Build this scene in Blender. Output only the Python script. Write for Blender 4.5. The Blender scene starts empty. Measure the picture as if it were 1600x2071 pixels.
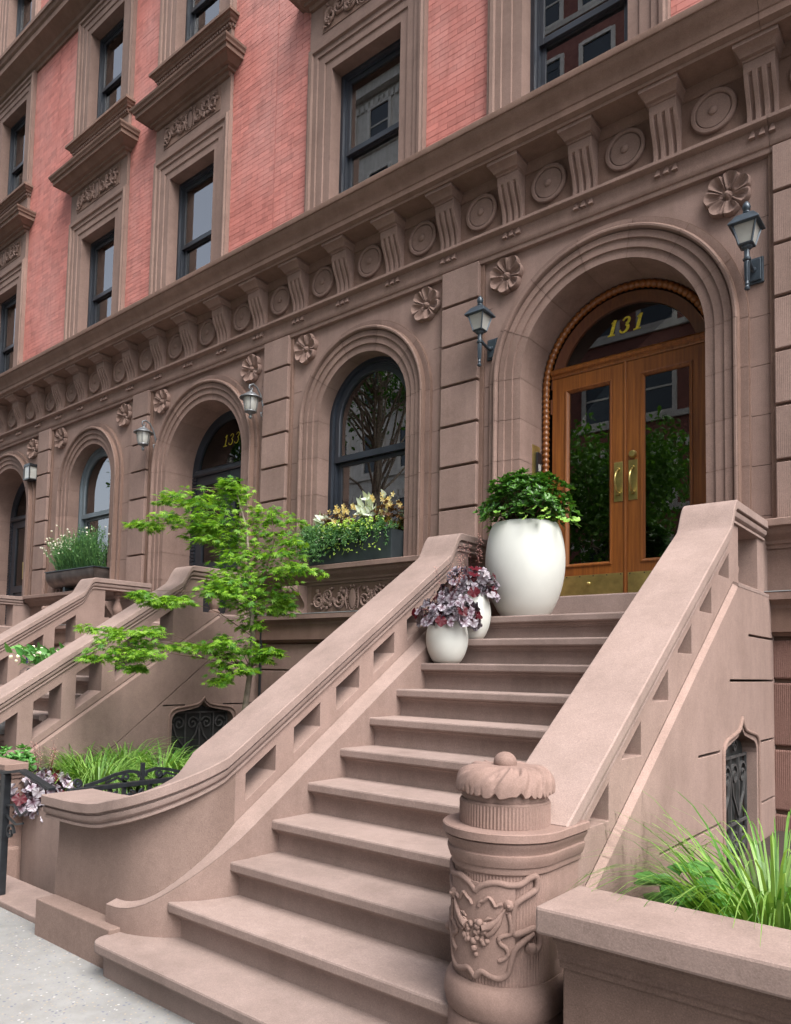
import bpy, bmesh, math, random
from mathutils import Vector, Matrix, geometry, noise
R_ = math.radians
rnd = random.Random(7)
sc = bpy.context.scene
# ------------------------------------------------------------------ camera
cam_d = bpy.data.cameras.new('camera'); cam = bpy.data.objects.new('camera', cam_d)
sc.collection.objects.link(cam); sc.camera = cam
cam_d.sensor_fit = 'HORIZONTAL'; cam_d.sensor_width = 36.0
cam_d.lens = 1504.47 * 36 / 1600; cam_d.shift_y = (1261.66 - 1035.5) / 1600
cam_d.clip_start = .05; cam_d.clip_end = 500
cam.matrix_world = (Matrix.Translation((1.2154, -5.6163, 1.5232)) @ Matrix.Rotation(.68191, 4, 'Z')
                    @ Matrix.Rotation(math.pi / 2 + .06219, 4, 'X') @ Matrix.Rotation(.01915, 4, 'Z'))
# ------------------------------------------------------------------ light
SUN_EL, SUN_AZ = 56, 70          # degrees; azimuth of the sun from -Y (street side) towards +X
w = bpy.data.worlds.new('World'); sc.world = w; w.use_nodes = True
nt = w.node_tree; nt.nodes.clear()
sky = nt.nodes.new('ShaderNodeTexSky'); sky.sky_type = 'NISHITA'; sky.sun_disc = False
sky.sun_elevation = R_(SUN_EL); sky.dust_density = 4.0; sky.air_density = 1.0; sky.ozone_density = 1.0
sd = Vector((math.sin(R_(SUN_AZ)) * math.cos(R_(SUN_EL)), -math.cos(R_(SUN_AZ)) * math.cos(R_(SUN_EL)), math.sin(R_(SUN_EL))))
sky.sun_rotation = math.atan2(sd.x, sd.y)
hs = nt.nodes.new('ShaderNodeHueSaturation'); hs.inputs['Saturation'].default_value = .48
bg = nt.nodes.new('ShaderNodeBackground'); bg.inputs['Strength'].default_value = .15
wo = nt.nodes.new('ShaderNodeOutputWorld')
nt.links.new(sky.outputs[0], hs.inputs['Color']); nt.links.new(hs.outputs[0], bg.inputs[0]); nt.links.new(bg.outputs[0], wo.inputs[0])
sl = bpy.data.lights.new('sun', 'SUN'); sl.energy = 1.35; sl.angle = R_(45); sl.color = (1, .985, .965)
so = bpy.data.objects.new('sun', sl); sc.collection.objects.link(so)
so.rotation_euler = sd.to_track_quat('Z', 'Y').to_euler(); so.location = (0, -10, 25)
sc.view_settings.view_transform = 'Standard'; sc.view_settings.look = 'None'
sc.view_settings.exposure = 1.66; sc.view_settings.gamma = 1.0
sc.cycles.use_denoising = True
sc.cycles.max_bounces = 8; sc.cycles.diffuse_bounces = 3; sc.cycles.glossy_bounces = 4; sc.cycles.transparent_max_bounces = 12
sc.cycles.caustics_reflective = False; sc.cycles.caustics_refractive = False
sc.cycles.sample_clamp_indirect = 6

# ------------------------------------------------------------------ helpers
ORG = {}
def link(o, parent, org):
    sc.collection.objects.link(o)
    if parent is not None:
        o.parent = parent; o.location = Vector(org) - ORG[parent]
    else: o.location = Vector(org)
    ORG[o] = Vector(org)
    return o
def thing(name, label, cat, loc=(0, 0, 0), group=None):
    o = bpy.data.objects.new(name, None); o.empty_display_size = .2
    o['label'] = label; o['category'] = cat
    if group: o['group'] = group
    return link(o, None, loc)
def tag(o, label=None, cat=None, group=None, kind=None):
    for k, v in (('label', label), ('category', cat), ('group', group), ('kind', kind)):
        if v: o[k] = v
    return o
class MB:
    def __init__(s): s.v = []; s.f = []
    def add(s, vs, fs):
        n = len(s.v); s.v += [tuple(p) for p in vs]; s.f += [tuple(i + n for i in f) for f in fs]; return s
    def box(s, x0, x1, y0, y1, z0, z1):
        return s.add([(x0,y0,z0),(x1,y0,z0),(x1,y1,z0),(x0,y1,z0),(x0,y0,z1),(x1,y0,z1),(x1,y1,z1),(x0,y1,z1)],
                     [(0,3,2,1),(4,5,6,7),(0,1,5,4),(1,2,6,5),(2,3,7,6),(3,0,4,7)])
    def loft(s, rings, closed=True, caps=True):
        n = len(rings[0]); vs = [p for r in rings for p in r]; fs = []
        for i in range(len(rings) - 1):
            for j in range(n if closed else n - 1):
                k = (j + 1) % n; fs.append((i*n+j, i*n+k, (i+1)*n+k, (i+1)*n+j))
        if caps and closed:
            fs.append(tuple(range(n))[::-1]); fs.append(tuple((len(rings)-1)*n + j for j in range(n)))
        return s.add(vs, fs)
    def alongx(s, prof, x0, x1):      # prof of (y, z)
        return s.loft([[(x0, y, z) for y, z in prof], [(x1, y, z) for y, z in prof]])
    def ring3(s, prof, x0, x1, yf, yb):   # moulding with two returns: prof of (projection, z), bottom to top
        return s.loft([[(x0-p, yb, z), (x0-p, yf-p, z), (x1+p, yf-p, z), (x1+p, yb, z)] for p, z in prof])
    def lathe(s, prof, c, n=32, axis='Z', a0=0, a1=None):
        full = a1 is None; a1 = 2*math.pi if full else a1; m = n if full else n + 1; rings = []
        for r, h in prof:
            ring = []
            for i in range(m):
                a = a0 + (a1 - a0) * i / n; p, q = r*math.cos(a), r*math.sin(a)
                ring.append((c[0]+p, c[1]+q, c[2]+h) if axis == 'Z' else (c[0]+p, c[1]+h, c[2]+q))
            rings.append(ring)
        vs = [p for r in rings for p in r]; fs = []
        for i in range(len(rings)-1):
            for j in range(m if full else m-1):
                k = (j+1) % m; fs.append((i*m+j, i*m+k, (i+1)*m+k, (i+1)*m+j))
        if prof[0][0] > 1e-5: fs.append(tuple(range(m))[::-1])
        if prof[-1][0] > 1e-5: fs.append(tuple((len(rings)-1)*m+j for j in range(m)))
        return s.add(vs, fs)
    def tube(s, pts, rad, n=8):
        pts = [Vector(p) for p in pts]
        if not hasattr(rad, '__len__'): rad = [rad]*len(pts)
        rings = []; up = Vector((0, 0, 1)); prev = None
        for i, p in enumerate(pts):
            t = (pts[min(i+1, len(pts)-1)] - pts[max(i-1, 0)]).normalized()
            if prev is None: prev = t.cross(up if abs(t.z) < .9 else Vector((1, 0, 0))).normalized()
            b = (prev - t * prev.dot(t)).normalized(); c = t.cross(b); prev = b
            rings.append([p + (b*math.cos(2*math.pi*k/n) + c*math.sin(2*math.pi*k/n)) * rad[i] for k in range(n)])
        return s.loft(rings)
    def bar(s, pts, w, t, nrm=(0, 1, 0)):   # flat iron bar along pts: w across in plane, t along nrm
        pts = [Vector(p) for p in pts]; nv = Vector(nrm).normalized(); rings = []
        for i, p in enumerate(pts):
            d = (pts[min(i+1, len(pts)-1)] - pts[max(i-1, 0)]).normalized(); c = d.cross(nv).normalized()
            rings.append([p + c*w/2 + nv*t/2, p - c*w/2 + nv*t/2, p - c*w/2 - nv*t/2, p + c*w/2 - nv*t/2])
        return s.loft(rings)
    def ball(s, c, r, n=10, m=6, sx=1, sy=1, sz=1):
        rings = []
        for i in range(1, m):
            a = math.pi*i/m
            rings.append([(c[0]+sx*r*math.sin(a)*math.cos(2*math.pi*k/n), c[1]+sy*r*math.sin(a)*math.sin(2*math.pi*k/n), c[2]-sz*r*math.cos(a)) for k in range(n)])
        return s.loft(rings)
    def polyex(s, outer, holes, f, d0, d1):
        loops = [outer] + list(holes); tri = geometry.tessellate_polygon([[Vector((a, b, 0)) for a, b in l] for l in loops])
        flat = [p for l in loops for p in l]; n = len(flat)
        vs = [f(a, b, d0) for a, b in flat] + [f(a, b, d1) for a, b in flat]
        fs = [tuple(t) for t in tri] + [tuple(i + n for i in t)[::-1] for t in tri]; k = 0
        for l in loops:
            m = len(l)
            for i in range(m): j = (i+1) % m; fs.append((k+i, k+j, k+j+n, k+i+n))
            k += m
        return s.add(vs, fs)
    def mesh(s, name, mat, smooth=None, recalc=True):
        me = bpy.data.meshes.new(name); me.from_pydata(s.v, [], s.f)
        if recalc:
            bm = bmesh.new(); bm.from_mesh(me); bmesh.ops.recalc_face_normals(bm, faces=bm.faces); bm.to_mesh(me); bm.free()
        if smooth:
            for p in me.polygons: p.use_smooth = True
            me.set_sharp_from_angle(angle=R_(smooth))
        me.materials.append(mat); return me
    def obj(s, name, mat, parent=None, smooth=None, bevel=0, org=(0, 0, 0), recalc=True, kind=None, label=None):
        o = bpy.data.objects.new(name, s.mesh(name, mat, smooth, recalc)); link(o, parent, org)
        if bevel:
            b = o.modifiers.new('bevel', 'BEVEL'); b.width = bevel; b.segments = 2; b.limit_method = 'ANGLE'; b.angle_limit = R_(40)
        if kind: o['kind'] = kind
        if label: o['label'] = label
        return o
def inst(name, me, parent, pos, rot=None, scale=None):
    o = bpy.data.objects.new(name, me); link(o, parent, pos)
    if rot is not None: o.rotation_euler = rot
    if scale is not None: o.scale = scale
    return o
def arc(c, r, a0, a1, n): return [(c[0]+r*math.cos(a0+(a1-a0)*i/n), c[1]+r*math.sin(a0+(a1-a0)*i/n)) for i in range(n+1)]
def lerp(a, b, t): return a + (b - a) * t
def smooth01(t): t = max(0, min(1, t)); return t*t*(3-2*t)

# ------------------------------------------------------------------ materials
def newmat(name):
    m = bpy.data.materials.new(name); m.use_nodes = True; n = m.node_tree; n.nodes.clear()
    o = n.nodes.new('ShaderNodeOutputMaterial'); b = n.nodes.new('ShaderNodeBsdfPrincipled'); n.links.new(b.outputs[0], o.inputs[0])
    return m, n, b, o
def node(n, t, **kw):
    x = n.nodes.new(t)
    for k, v in kw.items():
        if hasattr(x, k): setattr(x, k, v)
        else: x.inputs[k].default_value = v
    return x
def ramp(n, src, stops):
    r = n.nodes.new('ShaderNodeValToRGB'); n.links.new(src, r.inputs[0]); e = r.color_ramp.elements
    while len(e) < len(stops): e.new(.5)
    for i, (p, c) in enumerate(stops): e[i].position = p; e[i].color = (*c, 1) if len(c) == 3 else c
    return r
def mixc(n, a, b, fac, mode='MIX'):
    m = n.nodes.new('ShaderNodeMix'); m.data_type = 'RGBA'; m.blend_type = mode
    for sck, v in ((m.inputs[6], a), (m.inputs[7], b), (m.inputs[0], fac)):
        if hasattr(v, 'is_output'): n.links.new(v, sck)
        elif isinstance(v, (int, float)): sck.default_value = v
        else: sck.default_value = (*v, 1)
    return m.outputs[2]
def coords(n, scale=(1, 1, 1), obj=False):
    if obj: src = n.nodes.new('ShaderNodeTexCoord').outputs['Object']
    else: src = n.nodes.new('ShaderNodeNewGeometry').outputs['Position']
    if scale == (1, 1, 1): return src
    m = n.nodes.new('ShaderNodeMapping'); m.inputs['Scale'].default_value = scale; n.links.new(src, m.inputs[0]); return m.outputs[0]
def noise_t(n, co, scale, detail=3, rough=.55):
    t = node(n, 'ShaderNodeTexNoise', Scale=scale, Detail=detail, Roughness=rough); n.links.new(co, t.inputs['Vector']); return t.outputs['Fac']
def stone(name, col, tool=None, speck=.38, streak=.40, vary=.10, bump=.35, rough=.86):
    m, n, b, o = newmat(name); co = coords(n)
    dark = tuple(c*.88 for c in col); light = tuple(min(1, c*1.10) for c in col)
    base = ramp(n, noise_t(n, co, .9, 5, .6), [(.25, dark), (.78, light)]).outputs[0]
    wear = ramp(n, noise_t(n, co, 3.1, 6, .68), [(.34, (.80, .79, .78)), (.52, (1, 1, 1)), (.70, (1.13, 1.13, 1.14))]).outputs[0]
    base = mixc(n, base, wear, .55, 'MULTIPLY')
    st = ramp(n, noise_t(n, coords(n, (5, 5, .5)), 1.3, 4, .6), [(.35, (.70, .68, .66)), (.62, (1, 1, 1))]).outputs[0]
    base = mixc(n, base, st, streak, 'MULTIPLY')
    bl = ramp(n, noise_t(n, co, 26, 3, .6), [(.3, (.90, .89, .88)), (.7, (1.07, 1.06, 1.05))]).outputs[0]
    base = mixc(n, base, bl, .5, 'MULTIPLY')
    fine = noise_t(n, co, 190, 2, .75)
    gr = ramp(n, fine, [(.30, (.60, .58, .56)), (.5, (1, 1, 1)), (.70, (1.5, 1.5, 1.5))]).outputs[0]
    base = mixc(n, base, gr, speck, 'MULTIPLY')
    g2 = ramp(n, noise_t(n, co, 85, 2, .8), [(.26, (.66, .64, .62)), (.42, (1, 1, 1)), (.62, (1, 1, 1)), (.76, (1.55, 1.55, 1.55))]).outputs[0]
    base = mixc(n, base, g2, speck*1.1, 'MULTIPLY')
    oi = n.nodes.new('ShaderNodeObjectInfo'); mr = node(n, 'ShaderNodeMapRange'); n.links.new(oi.outputs['Random'], mr.inputs[0])
    mr.inputs[3].default_value = 1 - vary; mr.inputs[4].default_value = 1 + vary
    hv = n.nodes.new('ShaderNodeHueSaturation'); n.links.new(base, hv.inputs['Color']); n.links.new(mr.outputs[0], hv.inputs['Value'])
    n.links.new(hv.outputs[0], b.inputs['Base Color']); b.inputs['Roughness'].default_value = rough
    b.inputs['Specular IOR Level'].default_value = .25
    ht = node(n, 'ShaderNodeMath', operation='ADD'); n.links.new(fine, ht.inputs[0]); n.links.new(noise_t(n, co, 40, 3), ht.inputs[1])
    src = ht.outputs[0]; dist = .0022
    if tool:
        wv = node(n, 'ShaderNodeTexWave', wave_type='BANDS', bands_direction=tool, Scale=26.0, Distortion=.8, Detail=1.0)
        n.links.new(co, wv.inputs['Vector']); h2 = node(n, 'ShaderNodeMath', operation='ADD'); n.links.new(src, h2.inputs[0]); n.links.new(wv.outputs[1], h2.inputs[1]); src = h2.outputs[0]
    bu = node(n, 'ShaderNodeBump', Strength=bump, Distance=dist); n.links.new(src, bu.inputs['Height']); n.links.new(bu.outputs[0], b.inputs['Normal'])
    return m
def plain(name, col, rough=.5, metal=0, var=.08, vs=8, bump=0, coat=0, spec=.5):
    m, n, b, o = newmat(name); co = coords(n)
    c = ramp(n, noise_t(n, co, vs, 4), [(.3, tuple(x*(1-var) for x in col)), (.7, tuple(min(1, x*(1+var)) for x in col))]).outputs[0]
    n.links.new(c, b.inputs['Base Color']); b.inputs['Roughness'].default_value = rough; b.inputs['Metallic'].default_value = metal
    b.inputs['Coat Weight'].default_value = coat; b.inputs['Specular IOR Level'].default_value = spec
    if bump:
        bu = node(n, 'ShaderNodeBump', Strength=bump, Distance=.003); n.links.new(noise_t(n, co, 60, 4), bu.inputs['Height']); n.links.new(bu.outputs[0], b.inputs['Normal'])
    return m
def leafmat(name, c1, c2, trans=.35, rough=.45, back=None):
    m, n, b, o = newmat(name)
    g = n.nodes.new('ShaderNodeNewGeometry')
    c = ramp(n, g.outputs['Random Per Island'], [(0, c1), (1, c2)]).outputs[0]
    oi = n.nodes.new('ShaderNodeObjectInfo'); mr = node(n, 'ShaderNodeMapRange'); n.links.new(oi.outputs['Random'], mr.inputs[0]); mr.inputs[3].default_value = .8; mr.inputs[4].default_value = 1.2
    hv = n.nodes.new('ShaderNodeHueSaturation'); n.links.new(c, hv.inputs['Color']); n.links.new(mr.outputs[0], hv.inputs['Value']); c = hv.outputs[0]
    if back: c = mixc(n, c, back, g.outputs['Backfacing'])
    n.links.new(c, b.inputs['Base Color']); b.inputs['Roughness'].default_value = rough; b.inputs['Specular IOR Level'].default_value = .4
    t = n.nodes.new('ShaderNodeBsdfTranslucent'); tc = mixc(n, c, (1.25, 1.25, .6), 1.0, 'MULTIPLY'); n.links.new(tc, t.inputs[0])
    mx = n.nodes.new('ShaderNodeMixShader'); mx.inputs[0].default_value = trans
    n.links.new(b.outputs[0], mx.inputs[1]); n.links.new(t.outputs[0], mx.inputs[2]); n.links.new(mx.outputs[0], o.inputs[0])
    return m
def veinmat(name, edge, mid, vein):
    m, n, b, o = newmat(name)
    tc = n.nodes.new('ShaderNodeTexCoord'); sx = n.nodes.new('ShaderNodeSeparateXYZ'); n.links.new(tc.outputs['Object'], sx.inputs[0])
    y2 = node(n, 'ShaderNodeMath', operation='SUBTRACT'); n.links.new(sx.outputs[1], y2.inputs[0]); y2.inputs[1].default_value = .12
    at = node(n, 'ShaderNodeMath', operation='ARCTAN2'); n.links.new(sx.outputs[0], at.inputs[0]); n.links.new(y2.outputs[0], at.inputs[1])
    ml = node(n, 'ShaderNodeMath', operation='MULTIPLY'); n.links.new(at.outputs[0], ml.inputs[0]); ml.inputs[1].default_value = 4.6
    cs = node(n, 'ShaderNodeMath', operation='COSINE'); n.links.new(ml.outputs[0], cs.inputs[0])
    vf = ramp(n, cs.outputs[0], [(.86, (0, 0, 0)), (.99, (1, 1, 1))]).outputs[0]
    ln = node(n, 'ShaderNodeVectorMath', operation='LENGTH'); cb = n.nodes.new('ShaderNodeCombineXYZ'); n.links.new(sx.outputs[0], cb.inputs[0]); n.links.new(y2.outputs[0], cb.inputs[1]); n.links.new(cb.outputs[0], ln.inputs[0])
    c = ramp(n, ln.outputs['Value'], [(.06, vein), (.20, mid), (.42, edge), (.56, mid)]).outputs[0]
    c = mixc(n, c, vein, vf)
    oi = n.nodes.new('ShaderNodeObjectInfo'); mr = node(n, 'ShaderNodeMapRange'); n.links.new(oi.outputs['Random'], mr.inputs[0]); mr.inputs[3].default_value = .35; mr.inputs[4].default_value = 1.25
    hv = n.nodes.new('ShaderNodeHueSaturation'); n.links.new(c, hv.inputs['Color']); n.links.new(mr.outputs[0], hv.inputs['Value'])
    n.links.new(hv.outputs[0], b.inputs['Base Color']); b.inputs['Roughness'].default_value = .42
    return m
def glassmat(name, tint=(.80, .84, .82), ior=3.0, wob=.004):
    m, n, b, o = newmat(name); n.nodes.remove(b)
    fr = node(n, 'ShaderNodeFresnel', IOR=ior); gl = node(n, 'ShaderNodeBsdfGlossy', Roughness=.0); tr = n.nodes.new('ShaderNodeBsdfTransparent'); tr.inputs[0].default_value = (*tint, 1)
    if wob < 0: pass
    mx = n.nodes.new('ShaderNodeMixShader'); n.links.new(fr.outputs[0], mx.inputs[0]); n.links.new(tr.outputs[0], mx.inputs[1]); n.links.new(gl.outputs[0], mx.inputs[2]); n.links.new(mx.outputs[0], o.inputs[0])
    return m
def brickmat(name, col):
    m, n, b, o = newmat(name); co = coords(n)
    g = n.nodes.new('ShaderNodeNewGeometry'); oi = n.nodes.new('ShaderNodeObjectInfo')
    ad = node(n, 'ShaderNodeMath', operation='ADD'); n.links.new(g.outputs['Random Per Island'], ad.inputs[0]); n.links.new(oi.outputs['Random'], ad.inputs[1])
    fr = node(n, 'ShaderNodeMath', operation='FRACT'); n.links.new(ad.outputs[0], fr.inputs[0])
    c = ramp(n, fr.outputs[0], [(0, tuple(x*.78 for x in col)), (.25, tuple(x*.95 for x in col)), (.75, col), (1, tuple(min(1, x*1.14) for x in col))]).outputs[0]
    pale = ramp(n, noise_t(n, coords(n, (1, 1, .6)), .8, 5, .65), [(.42, (0, 0, 0)), (.75, (1, 1, 1))]).outputs[0]
    f = node(n, 'ShaderNodeMath', operation='MULTIPLY'); n.links.new(pale, f.inputs[0]); f.inputs[1].default_value = .55
    c = mixc(n, c, (.56, .34, .31), f.outputs[0])
    so_ = ramp(n, noise_t(n, coords(n, (3, 3, 1)), 2.2, 4, .7), [(.28, (.55, .48, .48)), (.5, (1, 1, 1))]).outputs[0]
    c = mixc(n, c, so_, .55, 'MULTIPLY')
    n.links.new(c, b.inputs['Base Color']); b.inputs['Roughness'].default_value = .8; b.inputs['Specular IOR Level'].default_value = .3
    bu = node(n, 'ShaderNodeBump', Strength=.4, Distance=.002); n.links.new(noise_t(n, co, 90, 4), bu.inputs['Height']); n.links.new(bu.outputs[0], b.inputs['Normal'])
    return m
def woodmat(name, c1, c2, sc3=(30, 30, 1.2)):
    m, n, b, o = newmat(name)
    f = noise_t(n, coords(n, sc3), 1.6, 6, .65)
    c = ramp(n, f, [(.28, c1), (.68, c2)]).outputs[0]; n.links.new(c, b.inputs['Base Color'])
    b.inputs['Roughness'].default_value = .42; b.inputs['Coat Weight'].default_value = .25; b.inputs['Coat Roughness'].default_value = .25
    return m
def concretemat(name):
    m, n, b, o = newmat(name); co = coords(n)
    c = ramp(n, noise_t(n, co, 1.1, 6, .65), [(.3, (.175, .172, .166)), (.7, (.265, .262, .252))]).outputs[0]
    c = mixc(n, c, ramp(n, noise_t(n, co, 9, 4, .7), [(.3, (.85, .84, .82)), (.6, (1.05, 1.05, 1.05))]).outputs[0], .8, 'MULTIPLY')
    for s_, thr, col in ((42, .22, (.13, .14, .17)), (34, .16, (.40, .39, .37)), (60, .26, (.30, .25, .20)), (90, .3, (.20, .20, .22))):
        v = node(n, 'ShaderNodeTexVoronoi', Scale=s_); n.links.new(co, v.inputs['Vector'])
        sel = ramp(n, v.outputs['Color'], [(.66, (0, 0, 0)), (.70, (1, 1, 1))]).outputs[0]
        dd = ramp(n, v.outputs['Distance'], [(thr, (1, 1, 1)), (thr+.08, (0, 0, 0))]).outputs[0]
        c = mixc(n, c, col, mixc(n, sel, dd, 1.0, 'MULTIPLY'))
    n.links.new(c, b.inputs['Base Color']); b.inputs['Roughness'].default_value = .9
    bu = node(n, 'ShaderNodeBump', Strength=.5, Distance=.003); n.links.new(noise_t(n, co, 120, 4), bu.inputs['Height']); n.links.new(bu.outputs[0], b.inputs['Normal'])
    return m
STONE = (.245, .167, .140)
M = dict(
 stone=stone('brownstone', STONE),
 ashlar=stone('brownstone_tooled', (.268, .186, .158), tool='X', speck=.35),
 ashlar_d=stone('brownstone_coarse', (.205, .118, .098), tool='X', speck=.5, bump=.7),
 step=stone('brownstone_step', (.262, .198, .176), speck=.34, streak=.30),
 cap=stone('brownstone_cap', (.270, .200, .176), speck=.34, streak=.30),
 cheek=stone('brownstone_cheek', (.262, .186, .160), speck=.34, streak=.30),
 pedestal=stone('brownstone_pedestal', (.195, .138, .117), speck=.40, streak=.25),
 dark_brown=stone('brownstone_dark_brown', (.150, .100, .082), speck=.45, streak=.35),  # darker brown for the right planter wall below its coping
 newel=stone('brownstone_newel', (.232, .156, .132), speck=.30, bump=.3),
 dark=stone('brownstone_weathered', (.205, .132, .104), streak=.45),
 brick=brickmat('painted_brick', (.50, .185, .155)),
 mortar=plain('painted_mortar', (.40, .15, .125), .9),
 navy=plain('navy_paint', (.022, .027, .036), .38, vs=3, var=.25),
 navy2=plain('blue_grey_paint', (.12, .15, .17), .45, vs=3, var=.15),
 iron=plain('black_iron', (.016, .018, .021), .36, vs=20, var=.3, bump=.15),
 grille=plain('weathered_iron', (.055, .055, .055), .5, vs=20, var=.3),
 lampm=plain('blue_black_metal', (.045, .06, .075), .38, metal=.3, vs=15, var=.25),
 lampg=plain('grey_lamp_metal', (.16, .17, .18), .42, metal=.4, vs=15, var=.2),
 glass=glassmat('window_glass'), doorglass=glassmat('door_glass', (.55, .56, .52), 1.95, .003),
 frost=plain('frosted_lamp_glass', (.40, .40, .37), .25, vs=10, var=.1, spec=.6),
 wood=woodmat('varnished_oak', (.125, .034, .005), (.27, .090, .014)),
 woodd=woodmat('dark_stained_wood', (.07, .018, .005), (.14, .042, .010)),
 brass=plain('aged_brass', (.45, .36, .13), .33, metal=.85, vs=9, var=.28),
 gold=plain('gold_leaf', (.75, .62, .06), .35, metal=.25, vs=60, var=.35),
 white=plain('white_glazed_stoneware', (.56, .575, .535), .6, vs=3, var=.06, bump=.05, spec=.3),
 copper=plain('tarnished_copper', (.13, .105, .095), .40, metal=.7, vs=5, var=.5),
 zinc=plain('dark_zinc', (.035, .045, .05), .45, metal=.3, vs=5, var=.3),
 lead=plain('lead_flashing', (.42, .45, .46), .5, metal=.3),
 soil=plain('soil', (.035, .024, .017), .95, vs=30, var=.5, bump=1),
 concrete=concretemat('sidewalk_concrete'), asphalt=plain('asphalt', (.05, .05, .052), .9, vs=20, var=.3, bump=.6),
 interior=plain('dark_interior', (.035, .03, .026), .9), curtain=plain('pale_curtain', (.62, .66, .58), .8, vs=2, var=.08),
 curtain2=plain('straw_curtain', (.52, .40, .14), .8, vs=2, var=.12),
 screen=plain('black_mesh', (.02, .022, .022), .6), plastic=plain('black_plastic', (.012, .012, .014), .3), cloth=plain('grey_cloth', (.34, .36, .38), .85, vs=12, var=.2),
 bark=plain('grey_bark', (.22, .18, .14), .85, vs=18, var=.35, bump=.8), twig=plain('brown_twig', (.09, .055, .035), .8),
 maple=leafmat('maple_leaf', (.045, .155, .012), (.25, .43, .04), .42), shrub=leafmat('glossy_shrub_leaf', (.022, .085, .014), (.10, .26, .035), .25, .28),
 ivy=leafmat('ivy_leaf', (.16, .36, .05), (.36, .55, .12), .35), grass=leafmat('grass_blade', (.06, .19, .02), (.28, .45, .11), .35, .4),
 heuch=veinmat('silver_purple_leaf', (.30, .275, .31), (.16, .115, .145), (.045, .014, .024)), heuch_r=leafmat('wine_red_leaf', (.045, .004, .008), (.12, .008, .018), .35, .4),
 fern=leafmat('asparagus_fern', (.045, .15, .05), (.16, .33, .10), .3), lime=leafmat('lime_trailing_leaf', (.25, .42, .05), (.45, .60, .12), .35),
 bronze=leafmat('bronze_leaf', (.09, .035, .012), (.17, .085, .025), .25), petal=leafmat('yellow_petal', (.70, .50, .12), (.82, .74, .42), .3),
 wleaf=leafmat('white_caladium_leaf', (.62, .70, .55), (.75, .80, .70), .3), wflower=leafmat('white_flower', (.78, .74, .66), (.85, .82, .78), .3),
 cal=leafmat('green_white_leaf', (.05, .20, .04), (.16, .36, .09), .3), violet=leafmat('violet_flower', (.08, .02, .30), (.12, .03, .40), .2),
 pink=leafmat('pink_floret', (.42, .22, .20), (.55, .32, .28), .2), street=leafmat('street_tree_leaf', (.05, .15, .018), (.11, .26, .04), .4),
 lime_stone=stone('pale_limestone', (.66, .63, .58), speck=.2), red_brick=plain('red_brick_wall', (.22, .085, .065), .85, vs=4, var=.2), farglass=plain('far_window_glass', (.03, .04, .05), .08),
)

# ================================================================== houses
HB = {'131': (-5.33, .04), '133': (-10.87, -5.33), '135': (-24, -10.87), '129': (.04, 16)}
house = {
 '131': thing('brownstone_house', 'brownstone and salmon brick row house with varnished oak double door numbered 131', 'house', (-2.6, 0, 0), 'row of brownstone houses'),
 '133': thing('brownstone_house', 'neighbouring brownstone row house with dark door numbered 133 behind the maple', 'house', (-8.1, 0, 0), 'row of brownstone houses'),
 '135': thing('brownstone_house', 'farthest brownstone row house cut by the left edge of the photo', 'house', (-13.2, 0, 0), 'row of brownstone houses'),
 '129': thing('brownstone_house', 'sliver of brownstone house at the right edge with rusticated pilaster and coarse dark basement blocks', 'house', (1.7, 0, 0), 'row of brownstone houses'),
}
def hof(x):
    for k, (a, b) in HB.items():
        if a <= x < b: return k
BAYS = [('131', 'door', -1.197), ('131', 'window', -3.85), ('133', 'door', -6.52), ('133', 'window', -9.27), ('135', 'door', -12.05)]
WH, WZ, DH, DZ = .605, 4.205, .777, 4.095
ZSILL = 2.59
STOOPS = {'131': 0.0, '133': -5.32, '135': -10.85}
SEG = {'131': [(-5.40, -2.15)], '133': [(-10.93, -7.47)], '135': [(-24, -13.0)], '129': [(-.08, 5.0)]}
UPW = {'131': [-1.50, -3.90], '133': [-6.98, -9.35], '135': [-12.55], '129': []}
def arch_loop(cx, half, zs, z0, n=28):
    return [(cx-half, z0)] + [(cx+half*math.cos(a), zs+half*math.sin(a)) for a in [math.pi*(1-i/n) for i in range(n+1)]] + [(cx+half, z0)]
XZ = lambda a, b, d: (a, d, b)
# ---- ground floor walls
for h, (x0, x1) in HB.items():
    holes = []
    for hh, k, cx in BAYS:
        if hh == h: holes.append(arch_loop(cx, (WH if k == 'window' else DH) + .02, WZ if k == 'window' else DZ, 2.45 if k == 'window' else 1.95))
    for hh, k, cx in BAYS:
        if hh == h:
            hw, zs, zb = (WH, WZ, ZSILL+.002) if k == 'window' else (DH, DZ, 1.93); n = max(3, round((zs-zb)/.385))
            for i in range(1, n+3):
                zj = zb + (zs-zb)*i/n; inn = hw+.25 if zj <= zs+.01 else hw+.30
                for s in (-1, 1):
                    a, b = sorted((cx+s*inn, cx+s*(hw+.48))); a, b = max(a, x0+.01), min(b, x1-.01)
                    if b > a and zj < 4.85 and zj > 2.0: holes.append([(a, zj-.0022), (b, zj-.0022), (b, zj+.0022), (a, zj+.0022)])
    MB().polyex([(x0, 1.9), (x1, 1.9), (x1, 5.30), (x0, 5.30)], holes, XZ, 0, .14).obj('ground_floor_wall', M['ashlar'], house[h])
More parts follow.
